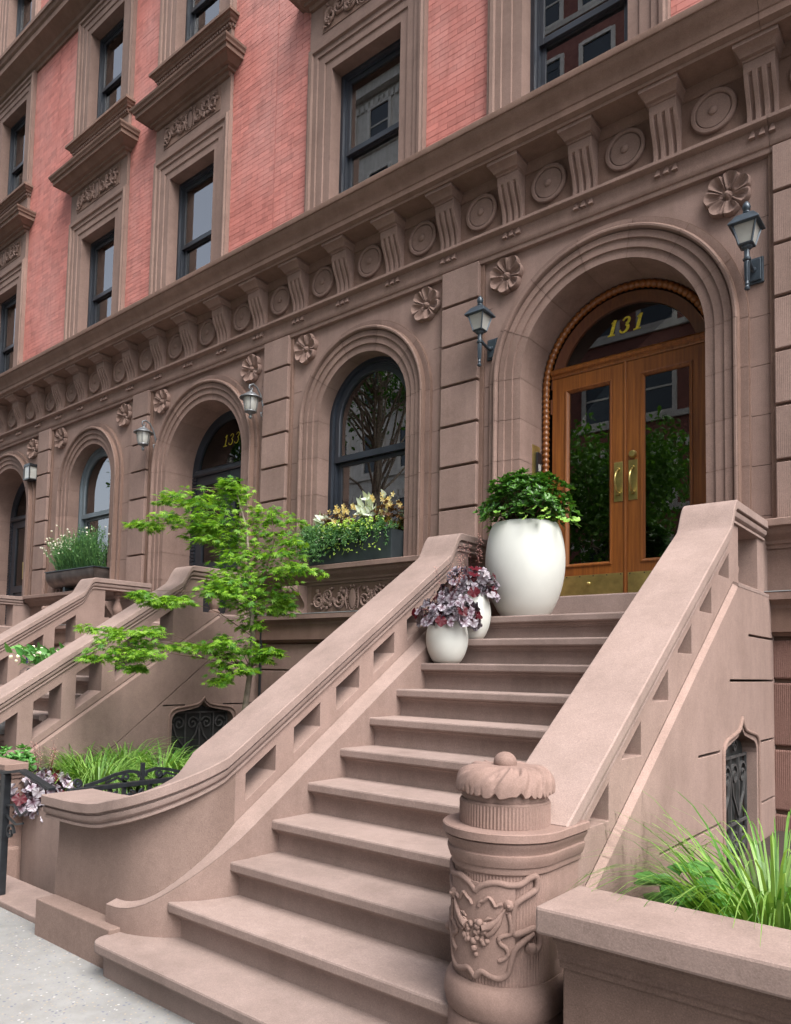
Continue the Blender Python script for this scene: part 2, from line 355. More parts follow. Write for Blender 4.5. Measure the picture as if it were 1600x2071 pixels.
# ---- arch surrounds stone by stone
PROF = [(0, None), (0, -.022), (.070, -.024), (.073, -.042), (.140, -.042), (.143, -.060), (.195, -.060), (.198, -.036), (.204, -.036), (.207, -.080), (.214, -.092), (.228, -.094), (.238, -.084), (.241, -.036), (.300, -.042), (.300, .01)]
def arch_surround(h, kind, cx):
    half, zs, zb, dep = (WH, WZ, ZSILL + .002, .15) if kind == 'window' else (DH, DZ, 1.93, .42)
    prof = [(u, dep if y is None else y) for u, y in PROF]
    ringJ = lambda s, z, e=0: [(cx + s*(half+u+ (e if 0 < i else e)), y + e, z) for i, (u, y) in enumerate(prof)]
    ringA = lambda a, e=0: [(cx + (half+u+e)*math.cos(a), y + e, zs + (half+u+e)*math.sin(a)) for u, y in prof]
    e = .006
    rings = [ringJ(-1, zb, e)] + [ringA(math.pi*(1-i/32), e) for i in range(33)] + [ringJ(1, zb, e)]
    root = MB().loft(rings, closed=False).obj('arch_surround', M['dark'], house[h], smooth=25)
    g = .0022; n = max(3, round((zs-zb)/.385)); zz = [zb + (zs-zb)*i/n for i in range(n+1)]
    for s in (-1, 1):
        for i in range(n):
            MB().loft([ringJ(s, zz[i]+g), ringJ(s, zz[i+1]-g)], closed=False).obj('jamb_stone', M['stone'], root, smooth=25)
    nv = 5 if kind == 'window' else 7
    cuts = [math.pi*(1-i/nv) for i in range(nv+1)]
    for i in range(nv):
        a0, a1 = cuts[i]-g/half, cuts[i+1]+g/half
        MB().loft([ringA(lerp(a0, a1, j/8)) for j in range(9)], closed=False).obj('voussoir', M['stone'], root, smooth=25)
for b in BAYS: arch_surround(*b)
# ---- pilasters
GZ = [2.60, 3.008, 3.400, 3.785, 4.168, 4.550, 4.930, 5.285]
blk = {}
for h, cx, hw in (('129', .262, .205), ('131', -2.593, .203), ('131', -5.122, .205), ('133', -7.888, .19), ('133', -10.66, .185)):
    pr = MB().box(cx-hw-.035, cx+hw+.035, -.030, .05, 2.592, 5.262).obj('pilaster', M['dark'], house[h], bevel=.004)
    for i in range(7):
        z0, z1 = GZ[i] + (.014 if i else .0), GZ[i+1] - (.010 if i < 6 else .012)
        MB().box(cx-hw, cx+hw, -.072, -.02, z0, z1).obj('stone_block', M['ashlar'], pr, bevel=.006)
# ---- entablature band, frieze, cornice
BAND = [(.05, 5.245), (-.045, 5.248), (-.05, 5.262), (-.05, 5.285), (-.062, 5.290), (-.070, 5.305), (-.075, 5.32), (-.075, 5.395), (-.078, 5.43), (-.105, 5.436), (-.125, 5.440), (-.135, 5.447), (-.135, 5.470), (-.128, 5.476), (.05, 5.480)]
CORN = [(.05, 5.985), (-.295, 5.985), (-.295, 6.012), (-.305, 6.016), (-.322, 6.030), (-.330, 6.034), (-.330, 6.085), (-.338, 6.092), (-.345, 6.115), (-.358, 6.145), (-.380, 6.175), (-.402, 6.200), (-.415, 6.228), (-.420, 6.240), (-.432, 6.243), (-.435, 6.250), (-.435, 6.295), (-.428, 6.302), (-.05, 6.345), (.05, 6.345)]
for h, (x0, x1) in HB.items():
    e = .0015
    band = MB().alongx(BAND, x0+e, x1-e).obj('string_course', M['stone'], house[h], smooth=25)
    MB().box(x0, x1, -.038, .12, 5.46, 5.99).obj('frieze', M['dark'], house[h])
    MB().alongx([(.04, 5.90), (-.038, 5.90), (-.05, 5.905), (-.062, 5.93), (-.075, 5.955), (-.08, 5.984), (.04, 5.984)], x0+e, x1-e).obj('bed_moulding', M['dark'], house[h], smooth=25)
    MB().alongx(CORN, x0+e, x1-e).obj('cornice', M['dark'], house[h], smooth=25)
# guttae, corbels, roundels (shared meshes)
gm = MB().loft([[(-.007, -.012, 0), (.007, -.012, 0), (.007, .03, 0), (-.007, .03, 0)], [(-.021, -.036, -.070), (.021, -.036, -.070), (.021, .03, -.070), (-.021, .03, -.070)]]).mesh('gutta', M['stone'])
def corbel_mesh():
    mb = MB(); rings = []; W = .102
    xs = [-W, -.078, -.070, -.052, -.044, -.017, -.009, .009, .017, .044, .052, .070, .078, W]; inn = [0, 0, 1, 1, 0, 0, 1, 1, 0, 0, 1, 1, 0, 0]
    N = 30
    for i in range(N+1):
        t = i/N; z = .478 + t*.425 - .478
        y = -.050 - .035*smooth01(t*1.4) - .050*smooth01((t-.35)/.65) + .016*math.sin(t*math.pi*2)*(1-.5*t)
        fl = .022*smooth01((t-.03)/.03)*smooth01((.80-t)/.03)
        rings.append([(x, y + fl*k, z) for x, k in zip(xs, inn)] + [(W, .06, z), (-W, .06, z)])
    mb.loft(rings)
    yt = -.142; z0 = .425
    mb.loft([[(-p, yt-(p-W)*2.2, z), (p, yt-(p-W)*2.2, z), (p, .06, z), (-p, .06, z)] for p, z in ((W+.002, z0-.012), (W+.004, z0+.0), (W+.016, z0+.006), (W+.020, z0+.02), (W+.036, z0+.045), (W+.046, z0+.052), (W+.046, z0+.08))])
    return mb.mesh('corbel', M['stone'], smooth=30)
cm = corbel_mesh()
rm = MB().lathe([(.166, .02), (.166, -.022), (.160, -.030), (.138, -.032), (.132, -.026), (.130, -.010), (.124, -.010), (.122, -.020), (.05, -.024), (.034, -.024), (.030, -.036), (.018, -.043), (.0001, -.045)], (0, 0, 0), 44, 'Y').mesh('roundel', M['stone'], smooth=30)
bands = {h: [c for c in o.children if c.name.startswith('string_course')][0] for h, o in house.items()}
for i in range(-5, 22):
    x = -.6786*i
    for s in (-.066, 0, .066): inst('gutta', gm, bands[hof(x)], (x+s, -.072, 5.437))
    inst('corbel', cm, house[hof(x)], (x, -.035, 5.481))
    xr = x + .3393
    inst('roundel', rm, house[hof(xr)], (xr, -.038, 5.733))
# ---- rosettes
def rosette_mesh():
    Rr, NR, NT = .165, 16, 96; vs = []; fs = []
    def hgt(r, t):
        p = (t/(2*math.pi)*7) % 1; d = abs(p-.5)*2        # 0 centre of petal, 1 between
        if r < .17: return .050*math.sqrt(max(0, 1-(r/.17)**2))*.7+.02
        if r < .27: return .012
        q = (r-.27)/.73
        petal = .030 + .030*math.sin(min(1, q*1.05)*math.pi*.60) - .034*math.exp(-(d/.62)**4)*math.sin(min(1, q*1.12)*math.pi)**.7 + .008*math.exp(-(d/.10)**2)*math.sin(q*math.pi)
        return max(.0, petal - .040*max(0, (d-.80)/.20)**1.5*(1-.25*q) - .03*max(0, (q-.93)/.07))
    for i in range(NR+1):
        for j in range(NT):
            r = i/NR; t = 2*math.pi*j/NT; d = abs(((t/(2*math.pi)*7) % 1)-.5)*2
            rim = Rr*(1.0 + .05*math.cos(d*math.pi) - .05*(d > .93) + .02*math.sin(3*t+1))
            vs.append((rim*r*math.cos(t), -hgt(r, t), rim*r*math.sin(t)))
    k = len(vs)
    for j in range(NT):
        a = 2*math.pi*j/NT; vs.append((vs[NR*NT+j][0]*.95, .02, vs[NR*NT+j][2]*.95))
    for i in range(NR):
        for j in range(NT): jj = (j+1) % NT; fs.append((i*NT+j, i*NT+jj, (i+1)*NT+jj, (i+1)*NT+j))
    for j in range(NT): jj = (j+1) % NT; fs.append((NR*NT+j, NR*NT+jj, k+jj, k+j))
    mb = MB(); mb.add(vs, fs); return mb.mesh('rosette', M['stone'], smooth=60)
ros = rosette_mesh()
for i, x in enumerate((-.255, -2.121, -3.018, -4.679, -5.601, -7.436, -8.357, -10.179, -11.115)):
    inst('rosette', ros, house[hof(x)], (x, 0, 5.064), rot=(0, i*1.3, 0))
# ---- basement courses between the stoops
SILLC = [(.05, 2.40), (-.075, 2.402), (-.080, 2.425), (-.098, 2.432), (-.105, 2.452), (-.125, 2.470), (-.150, 2.484), (-.170, 2.505), (-.180, 2.530), (-.205, 2.535), (-.210, 2.540), (-.210, 2.582), (-.203, 2.588), (.05, 2.592)]
STRG = [(.05, 1.985), (-.108, 1.988), (-.115, 2.010), (-.135, 2.030), (-.150, 2.042), (-.165, 2.045), (-.165, 2.092), (-.158, 2.098), (.05, 2.100)]
FAS = [(.05, 1.800), (-.070, 1.802), (-.078, 1.815), (-.095, 1.828), (-.105, 1.830), (-.105, 1.988), (.05, 1.988)]
def basement(h, x0, x1, coarse=False):
    H = house[h]
    MB().alongx(SILLC, x0, x1).obj('sill_course', M['stone'], H, smooth=25)
    MB().box(x0, x1, -.060, .02, 2.096, 2.404).obj('apron_wall', M['stone'], H)
    MB().alongx(STRG, x0, x1).obj('water_table', M['stone'], H, smooth=25)
    MB().alongx(FAS, x0, x1).obj('fascia', M['dark'], H, smooth=25)
    MB().box(x0+.01, x1-.01, -.168, -.06, 2.0985, 2.1035).obj('lead_flashing', M['lead'], H)
    bw = MB().box(x0, x1, -.012, .10, -.45, 1.802).obj('basement_wall', M['dark'], H)
    zz = [-.40, .02, .335, .62, 1.05, 1.50, 1.79]; r = random.Random(int(h))
    for i in range(6):
        n = max(1, round((x1-x0)/1.05)); xs = [lerp(x0, x1, (j + (.0 if j in (0, n) else (.22 if i % 2 else -.2)))/n) for j in range(n+1)]
        for j in range(n):
            MB().box(xs[j]+.004, xs[j+1]-.004, -.052, -.004, zz[i]+(.014 if coarse else .008), zz[i+1]-(.014 if coarse else .008)).obj('stone_block', M['ashlar_d'] if coarse else M['ashlar'], bw, bevel=.012 if coarse else .004)
for h, segs in SEG.items():
    for a, b in segs: basement(h, a, b, coarse=(h == '129'))
# ---- carved ornament
def scroll(mb, c, r, turns, a0, sgn, rad, y, n=26, map_=None):
    pts = []; rr = []
    for i in range(n+1):
        t = i/n; a = a0 + sgn*turns*2*math.pi*t; q = r*(1-t*.86)
        pts.append((c[0]+q*math.cos(a), y-.006*math.sin(t*3), c[1]+q*math.sin(a))); rr.append(rad*(1-.35*t))
    mb.tube([map_(p) if map_ else p for p in pts], rr, 6)
def carving(cx, z0, z1, w, y, seed, oval=True):
    mb = MB(); r = random.Random(seed); h = z1-z0; zc = (z0+z1)/2
    for s in (-1, 1):
        for i, u in enumerate((.30, .58, .82)):
            X = cx + s*w*u
            scroll(mb, (X, zc + h*.10*(1 if i % 2 else -1)), h*.30, 1.6, (math.pi*.1 if s > 0 else math.pi*.9) + i*2.4, s*(1 if i % 2 else -1), h*.06, y, 30)
            for k in range(9):
                a = r.uniform(0, 6.28); q = h*r.uniform(.16, .42)
                mb.ball((X+q*math.cos(a), y, zc+q*math.sin(a)*.9), h*r.uniform(.06, .11), 8, 5, 1, .6, 1)
        for k in range(16):
            X = cx + s*w*r.uniform(.22, .97); Z = zc + h*r.uniform(-.42, .42); a = r.uniform(0, 6.28); L = h*r.uniform(.10, .22)
            mb.tube([(X, y+.004, Z), (X+L*.5*math.cos(a), y-.012, Z+L*.5*math.sin(a)), (X+L*math.cos(a+.5), y+.002, Z+L*math.sin(a+.5))], [h*.02, h*.05, h*.008], 6)
    if oval:
        mb.ball((cx, y, zc-.01), .5*h, 20, 10, .36, .10, .78)
        for k in range(26):
            a = 2*math.pi*k/26; mb.ball((cx+.235*h*math.cos(a), y-.004, zc-.01+.45*h*math.sin(a)), .018*h*1.6, 6, 4)
        for s in (-1, 1):
            mb.tube([(cx+s*.26*h, y, zc-.42*h), (cx+s*.34*h, y-.008, zc-.1*h), (cx+s*.28*h, y-.004, zc+.3*h), (cx+s*.40*h, y, zc+.42*h)], [h*.03, h*.045, h*.04, h*.02], 6)
            mb.ball((cx+s*.10*h, y-.004, zc+.44*h), h*.06, 8, 5)
    return mb
def console_mesh(W=.13):
    mb = MB(); rings = []; N = 18
    xs = [-W, -.9*W, -.80*W, -.35*W, -.25*W, 0, .25*W, .35*W, .80*W, .9*W, W]; fl = [0, 0, 1, 1, 0, -.3, 0, 1, 1, 0, 0]
    for i in range(N+1):
        t = i/N; z = -.30*t
        y = -.125 + .075*smooth01(t*1.25) - .018*math.sin(t*math.pi*2.1) - (.03*smooth01((t-.82)/.18))
        rings.append([(x, y + .012*k*smooth01(t/.1)*smooth01((1-t)/.12), z) for x, k in zip(xs, fl)] + [(W, .02, z), (-W, .02, z)])
    mb.loft(rings)
    for j, s in enumerate((-.6, 0, .6)): mb.lathe([(.0001, -W*.36), (.04, -W*.34), (.052, -W*.15), (.052, W*.15), (.04, W*.34), (.0001, W*.36)], (0, 0, 0), 14, 'Y') if False else mb.ball((s*W*1.05, -.112, -.045), .05, 12, 8, .86*W/.13, 1, 1)
    return mb.mesh('console_bracket', M['stone'], smooth=40)
con = console_mesh()
for h, cx in (('131', -3.85), ('133', -9.27)):
    MB().box(cx-.60, cx+.60, -.066, -.05, 2.112, 2.392).obj('carved_panel', M['dark'], house[h])
    pn = [c for c in house[h].children if c.name.startswith('carved_panel')][0]
    carving(cx, 2.118, 2.386, .58, -.076, 3).obj('acanthus_relief', M['stone'], pn, smooth=60, kind='stuff')
    for s in (-1, 1): inst('console_bracket', con, house[h], (cx+s*.80, -.058, 2.402))
# ---- windows
FR = [(0, 0), (-.035, 0), (-.04, -.012), (-.055, -.012), (-.06, .02), (-.085, .02), (-.085, .10), (0, .10)]
def arch_window(h, cx, curtain=None, frame='navy'):
    y0 = .155; half, zs, zb = WH + .004, WZ, ZSILL + .004
    def ringJ(s, z, pf, yy): return [(cx+s*(half+u), yy+y, z) for u, y in pf]
    def ringA(a, pf, yy): return [(cx+(half+u)*math.cos(a), yy+y, zs+(half+u)*math.sin(a)) for u, y in pf]
    def arched(pf, yy, z0): return [ringJ(-1, z0, pf, yy)] + [ringA(math.pi*(1-i/32), pf, yy) for i in range(33)] + [ringJ(1, z0, pf, yy)]
    f = MB().loft(arched(FR, y0, zb)).obj('window', M[frame], house[h], smooth=30)
    zr = 3.80
    S = [(-.08, .025), (-.086, .012), (-.135, .012), (-.14, .02), (-.14, .06), (-.08, .06)]
    up = MB().loft(arched(S, y0, zr-.03)); up.box(cx-.53, cx+.53, y0+.008, y0+.058, zr-.035, zr+.03); up.obj('upper_sash', M[frame], f, smooth=30)
    lo = MB().box(cx-.525, cx-.47, y0+.062, y0+.10, zb, zr-.036).box(cx+.47, cx+.525, y0+.062, y0+.10, zb, zr-.036).box(cx-.4695, cx+.4695, y0+.063, y0+.099, zb, zb+.07).box(cx-.4695, cx+.4695, y0+.063, y0+.099, zr-.075, zr-.0365)
    lo.obj('lower_sash', M[frame], f, bevel=.004)
    MB().polyex(arch_loop(cx, half-.135, zs, zr+.02), [], XZ, y0+.038, y0+.044).obj('pane', M['glass'], f)
    MB().box(cx-.472, cx+.472, y0+.078, y0+.084, zb+.06, zr-.07).obj('pane', M['glass'], f)
    room(f, cx-.75, cx+.75, zb-.1, zs+.85)
    if curtain: drape(f, curtain, cx-.52, cx+.52, zb, zs+.6, y=.30)
def room(f, x0, x1, z0, z1, y0=.262, d=1.4):
    mb = MB(); mb.add([(x0,y0,z0),(x1,y0,z0),(x1,y0,z1),(x0,y0,z1),(x0,d,z0),(x1,d,z0),(x1,d,z1),(x0,d,z1)], [(4,5,6,7),(0,1,5,4),(3,2,6,7),(0,3,7,4),(1,2,6,5)])
    mb.obj('dark_room', M['interior'], f, recalc=False)
def drape(f, mat, x0, x1, z0, z1, y=.42, amp=.025, fr=34):
    n = max(8, int((x1-x0)*60)); top = [(lerp(x0, x1, i/n), y+amp*math.sin(i/n*(x1-x0)*fr)+.008*math.sin(i*.9), z1) for i in range(n+1)]
    mb = MB(); mb.loft([[(x, yy, z0) for x, yy, z in top], [(x, yy+.004, z) for x, yy, z in top]], closed=False)
    mb.obj('curtain', M[mat], f, smooth=60, recalc=False)
arch_window('131', -3.85); w1 = [c for c in house['131'].children if c.name.startswith('window')][-1]
drape(w1, 'curtain2', -4.42, -4.22, 2.6, 4.7, y=.29)
arch_window('133', -9.27, 'curtain', 'navy2')
APROF = [(0, .17), (0, -.020), (.095, -.022), (.102, -.036), (.195, -.036), (.202, -.052), (.262, -.052), (.272, -.076), (.305, -.082), (.322, -.066), (.340, -.064), (.340, .02)]
def upper_window(h, cx, z0, zt, hood, frame='navy', cur=None, half=.49, sill=True):
    H = house[h]
    ring = lambda s, z, top: [(cx+s*(half+u), y, z+(u if top else 0)) for u, y in APROF]
    MB().loft([ring(-1, z0, 0), ring(-1, zt, 1), ring(1, zt, 1), ring(1, z0, 0)], closed=False).obj('window_surround', M['stone'], H, smooth=20)
    y0 = .135
    FRU = [(0, 0), (-.03, 0), (-.035, -.012), (-.05, -.012), (-.055, .02), (-.075, .02), (-.075, .09), (0, .09)]
    ring = lambda s, z, top: [(cx+s*(half+u), y0+y, z+(u if top else 0)) for u, y in FRU]
    f = MB().loft([ring(-1, z0, 0), ring(-1, zt, 1), ring(1, zt, 1), ring(1, z0, 0)]).obj('window', M[frame], H)
    zr = z0 + (zt-z0)*.50
    i_ = half-.075; a = .045
    def sash(zA, zB, yy, bot):
        return MB().box(cx-i_, cx-i_+a, yy, yy+.035, zA, zB).box(cx+i_-a, cx+i_, yy, yy+.035, zA, zB).box(cx-i_+a+.0005, cx+i_-a-.0005, yy+.0005, yy+.0345, zA, zA+bot).box(cx-i_+a+.0005, cx+i_-a-.0005, yy+.0005, yy+.0345, zB-.05, zB)
    sash(zr-.025, zt-.075, y0+.03, .06).obj('upper_sash', M[frame], f, bevel=.003)
    sash(z0, zr+.02, y0+.068, .075).obj('lower_sash', M[frame], f, bevel=.003)
    MB().box(cx-i_+a-.01, cx+i_-a+.01, y0+.045, y0+.05, zr+.02, zt-.11).obj('pane', M['glass'], f)
    MB().box(cx-i_+a-.01, cx+i_-a+.01, y0+.083, y0+.088, z0+.06, zr-.02).obj('pane', M['glass'], f)
    room(f, cx-.7, cx+.7, z0-.05, zt+.05, .245, 1.3)
    if cur:
        drape(f, cur, cx-half+.05, cx+half-.05 if cur == 'curtain' else cx-half+.30, z0, zt, y=.285, amp=.018)
    if hood:
        zt2 = zt+.342
        MB().box(cx-.82, cx+.82, -.046, .02, zt2, zt2+.52).obj('frieze_block', M['stone'], H)
        fb = MB().box(cx-.62, cx+.62, -.054, -.04, zt2+.11, zt2+.43).obj('carved_panel', M['dark'], H)
        carving(cx, zt2+.12, zt2+.42, .60, -.064, 5, True).obj('acanthus_relief', M['stone'], fb, smooth=60, kind='stuff')
        z = zt2+.48
        MB().ring3([(0, z-.02), (.03, z-.015), (.04, z+.03), (.075, z+.036), (.08, z+.065), (.12, z+.075), (.16, z+.105), (.19, z+.125), (.225, z+.128), (.228, z+.185), (.25, z+.19), (.256, z+.215), (.275, z+.24), (.28, z+.265), (.26, z+.275), (0, z+.30)], cx-.78, cx+.78, -.048, .03).obj('window_hood', M['dark'], H, smooth=20)
def sill3(h, cx, z):
    H = house[h]
    MB().box(cx-.80, cx+.80, -.048, .02, z-.52, z-.18).obj('apron', M['stone'], H)
    s = MB().ring3([(0, z-.19), (.012, z-.188), (.015, z-.125), (.045, z-.118), (.052, z-.09), (.075, z-.075), (.085, z-.05), (.11, z-.046), (.11, z-.008), (.10, z), (0, z+.004)], cx-.79, cx+.79, -.05, .03).obj('window_sill', M['dark'], H, smooth=20)
    mb = MB()
    for i in range(34):
        x = lerp(cx-.80, cx+.78, i/33.); mb.box(x, x+.026, -.085, -.06, z-.165, z-.128)
    for i in range(3):
        for xx in (cx-.825, cx+.80): mb.box(xx, xx+.026, -.052+i*.03, -.034+i*.03, z-.165, z-.128)
    mb.obj('dentil_course', M['stone'], s, kind='stuff')
Z2 = 6.342
for h in ('131', '133', '135'):
    for i, cx in enumerate(UPW[h]):
        upper_window(h, cx, Z2, 8.19, True, cur={'131': 'curtain2', '135': 'curtain'}.get(h))
        if h != '131':
            sill3(h, cx, 9.83); upper_window(h, cx, 9.836, 11.60, False, cur={'135': 'curtain'}.get(h)); upper_window(h, cx, 12.60, 14.3, False)
# ---- upper brickwork
C3 = [(.05, 11.93), (-.03, 11.93), (-.04, 11.98), (-.08, 12.0), (-.09, 12.06), (-.16, 12.10), (-.24, 12.16), (-.26, 12.17), (-.26, 12.27), (-.29, 12.30), (-.31, 12.36), (-.33, 12.37), (-.33, 12.43), (.05, 12.48)]
bricks = []
BH, BW = .0605, .2085
for h, (x0, x1) in HB.items():
    holes = []; rects = []
    for cx in UPW[h]:
        holes.append([(cx-.55, Z2+.02), (cx+.55, Z2+.02), (cx+.55, 8.25), (cx-.55, 8.25)])
        rects += [(cx-.83, cx+.83, 6.2, 8.54), (cx-.82, cx+.82, 8.5, 9.31)]
        if h != '131':
            holes.append([(cx-.55, 9.86), (cx+.55, 9.86), (cx+.55, 11.66), (cx-.55, 11.66)])
            rects += [(cx-.80, cx+.80, 9.3, 9.85), (cx-.83, cx+.83, 9.8, 11.94), (cx-.83, cx+.83, 12.4, 14.64)]; holes.append([(cx-.55, 12.62), (cx+.55, 12.62), (cx+.55, 14.36), (cx-.55, 14.36)])
    ztop = 14.9 if h in ('133', '135') else 10.2
    MB().polyex([(x0, 6.30), (x1, 6.30), (x1, 15), (x0, 15)], holes, XZ, .0005, .24).obj('brick_backing', M['mortar'], house[h])
    MB().alongx(C3, x0, x1).obj('upper_cornice', M['dark'], house[h], smooth=25)
    z = 6.348; row = 0
    while z < ztop - .1:
        iv = [(x0+.003, x1-.003)]
        for a, b, c, d in rects:
            if c < z+.03 < d:
                nv = []
                for p, q in iv:
                    if b <= p or a >= q: nv.append((p, q)); continue
                    if a > p: nv.append((p, a))
                    if b < q: nv.append((b, q))
                iv = nv
        if h in ('129',) and z > 9: break
        if not (11.93 < z+.05 and z < 12.45):
            for p, q in [(max(p, -16), min(q, 3.2)) for p, q in iv if q > -16 and p < 3.2]:
                k = math.floor((p - (row % 2)*BW/2)/BW)
                while True:
                    a = k*BW + (row % 2)*BW/2; b = a+BW; k += 1
                    if a > q: break
                    a2, b2 = max(a, p), min(b, q)
                    if b2-a2 > .02: bricks.append((h, a2+.0018, b2-.0018, z+.002, z+BH-.0025))
        z += BH; row += 1
cp = Vector((1.2154, -5.6163, 1.5232))
def show(bk):
    x, z = (bk[1]+bk[2])/2, (bk[3]+bk[4])/2
    return (bk[2]-bk[1]) * -(0-cp.y) and (bk[2]-bk[1])*5.6/((Vector((x, 0, z))-cp).length**3)
main = [b for b in bricks if b[0] == '131' and b[4] < 9.2 and b[1] < -.05]
main.sort(key=lambda b: -show(b)); main = main[:290]; ms = set(id(b) for b in main)
bmesh_ = MB().box(-.5, .5, -.0025, .01, -.5, .5).mesh('brick', M['brick'])
for b in main:
    inst('brick', bmesh_, house['131'], ((b[1]+b[2])/2, rnd.uniform(-.001, .001), (b[3]+b[4])/2), scale=(b[2]-b[1], 1, b[4]-b[3]))
for h in HB:
    mb = MB()
    for b in bricks:
        if b[0] == h and id(b) not in ms:
            y = -.0025 + rnd.uniform(-.001, .001); x0, x1, z0, z1 = b[1:]
            mb.add([(x0,y,z0),(x1,y,z0),(x1,y,z1),(x0,y,z1),(x0,.01,z0),(x1,.01,z0),(x1,.01,z1),(x0,.01,z1)], [(0,1,2,3),(0,4,5,1),(1,5,6,2),(2,6,7,3),(3,7,4,0)])
    if mb.v: mb.obj('brickwork', M['brick'], house[h], recalc=False, kind='stuff')

# ================================================================== doors
def ribbon(mb, pts, wd, f, d0, d1):
    L = []; Rr = []
    for i, p in enumerate(pts):
        a, b = pts[max(i-1, 0)], pts[min(i+1, len(pts)-1)]; dx, dy = b[0]-a[0], b[1]-a[1]; q = math.hypot(dx, dy) or 1
        ww = wd[i] if hasattr(wd, '__len__') else wd
        L.append((p[0]-dy/q*ww/2, p[1]+dx/q*ww/2)); Rr.append((p[0]+dy/q*ww/2, p[1]-dx/q*ww/2))
    mb.loft([[f(*a, d0), f(*b, d0), f(*b, d1), f(*a, d1)] for a, b in zip(L, Rr)])
def digit(mb, ch, ox, oz, hgt, f, d0, d1, bold=1.0, slant=.28):
    g = lambda x, z, d: f(ox + (x + slant*z)*hgt, oz + z*hgt, d)
    if ch == '1':
        ribbon(mb, [(.10, .04), (.10, .97)], .20*bold, g, d0, d1)
        ribbon(mb, [(-.10, .80), (0.0, .86), (.06, .985)], [.05, .09, .06], g, d0, d1)
        ribbon(mb, [(-.13, .03), (.33, .03)], .075, g, d0, d1)
    if ch == '3':
        up = [(-.14+.0, .80)] + [(.08+.20*math.cos(a), .76+.20*math.sin(a)) for a in [math.radians(x) for x in range(150, -81, -23)]]
        ribbon(mb, up, [.13*bold, .11*bold] + [.10*bold+.075*bold*max(0, math.cos(math.radians(x))) for x in range(150, -81, -23)][:len(up)-2], g, d0, d1)
        lo = [(.07+.25*math.cos(a), .28+.25*math.sin(a)) for a in [math.radians(x) for x in range(80, -171, -25)]]
        ribbon(mb, lo, [.09*bold+.10*bold*max(0, math.cos(math.radians(x))) for x in range(80, -171, -25)], g, d0, d1)
        mb.add([], [])
    return mb
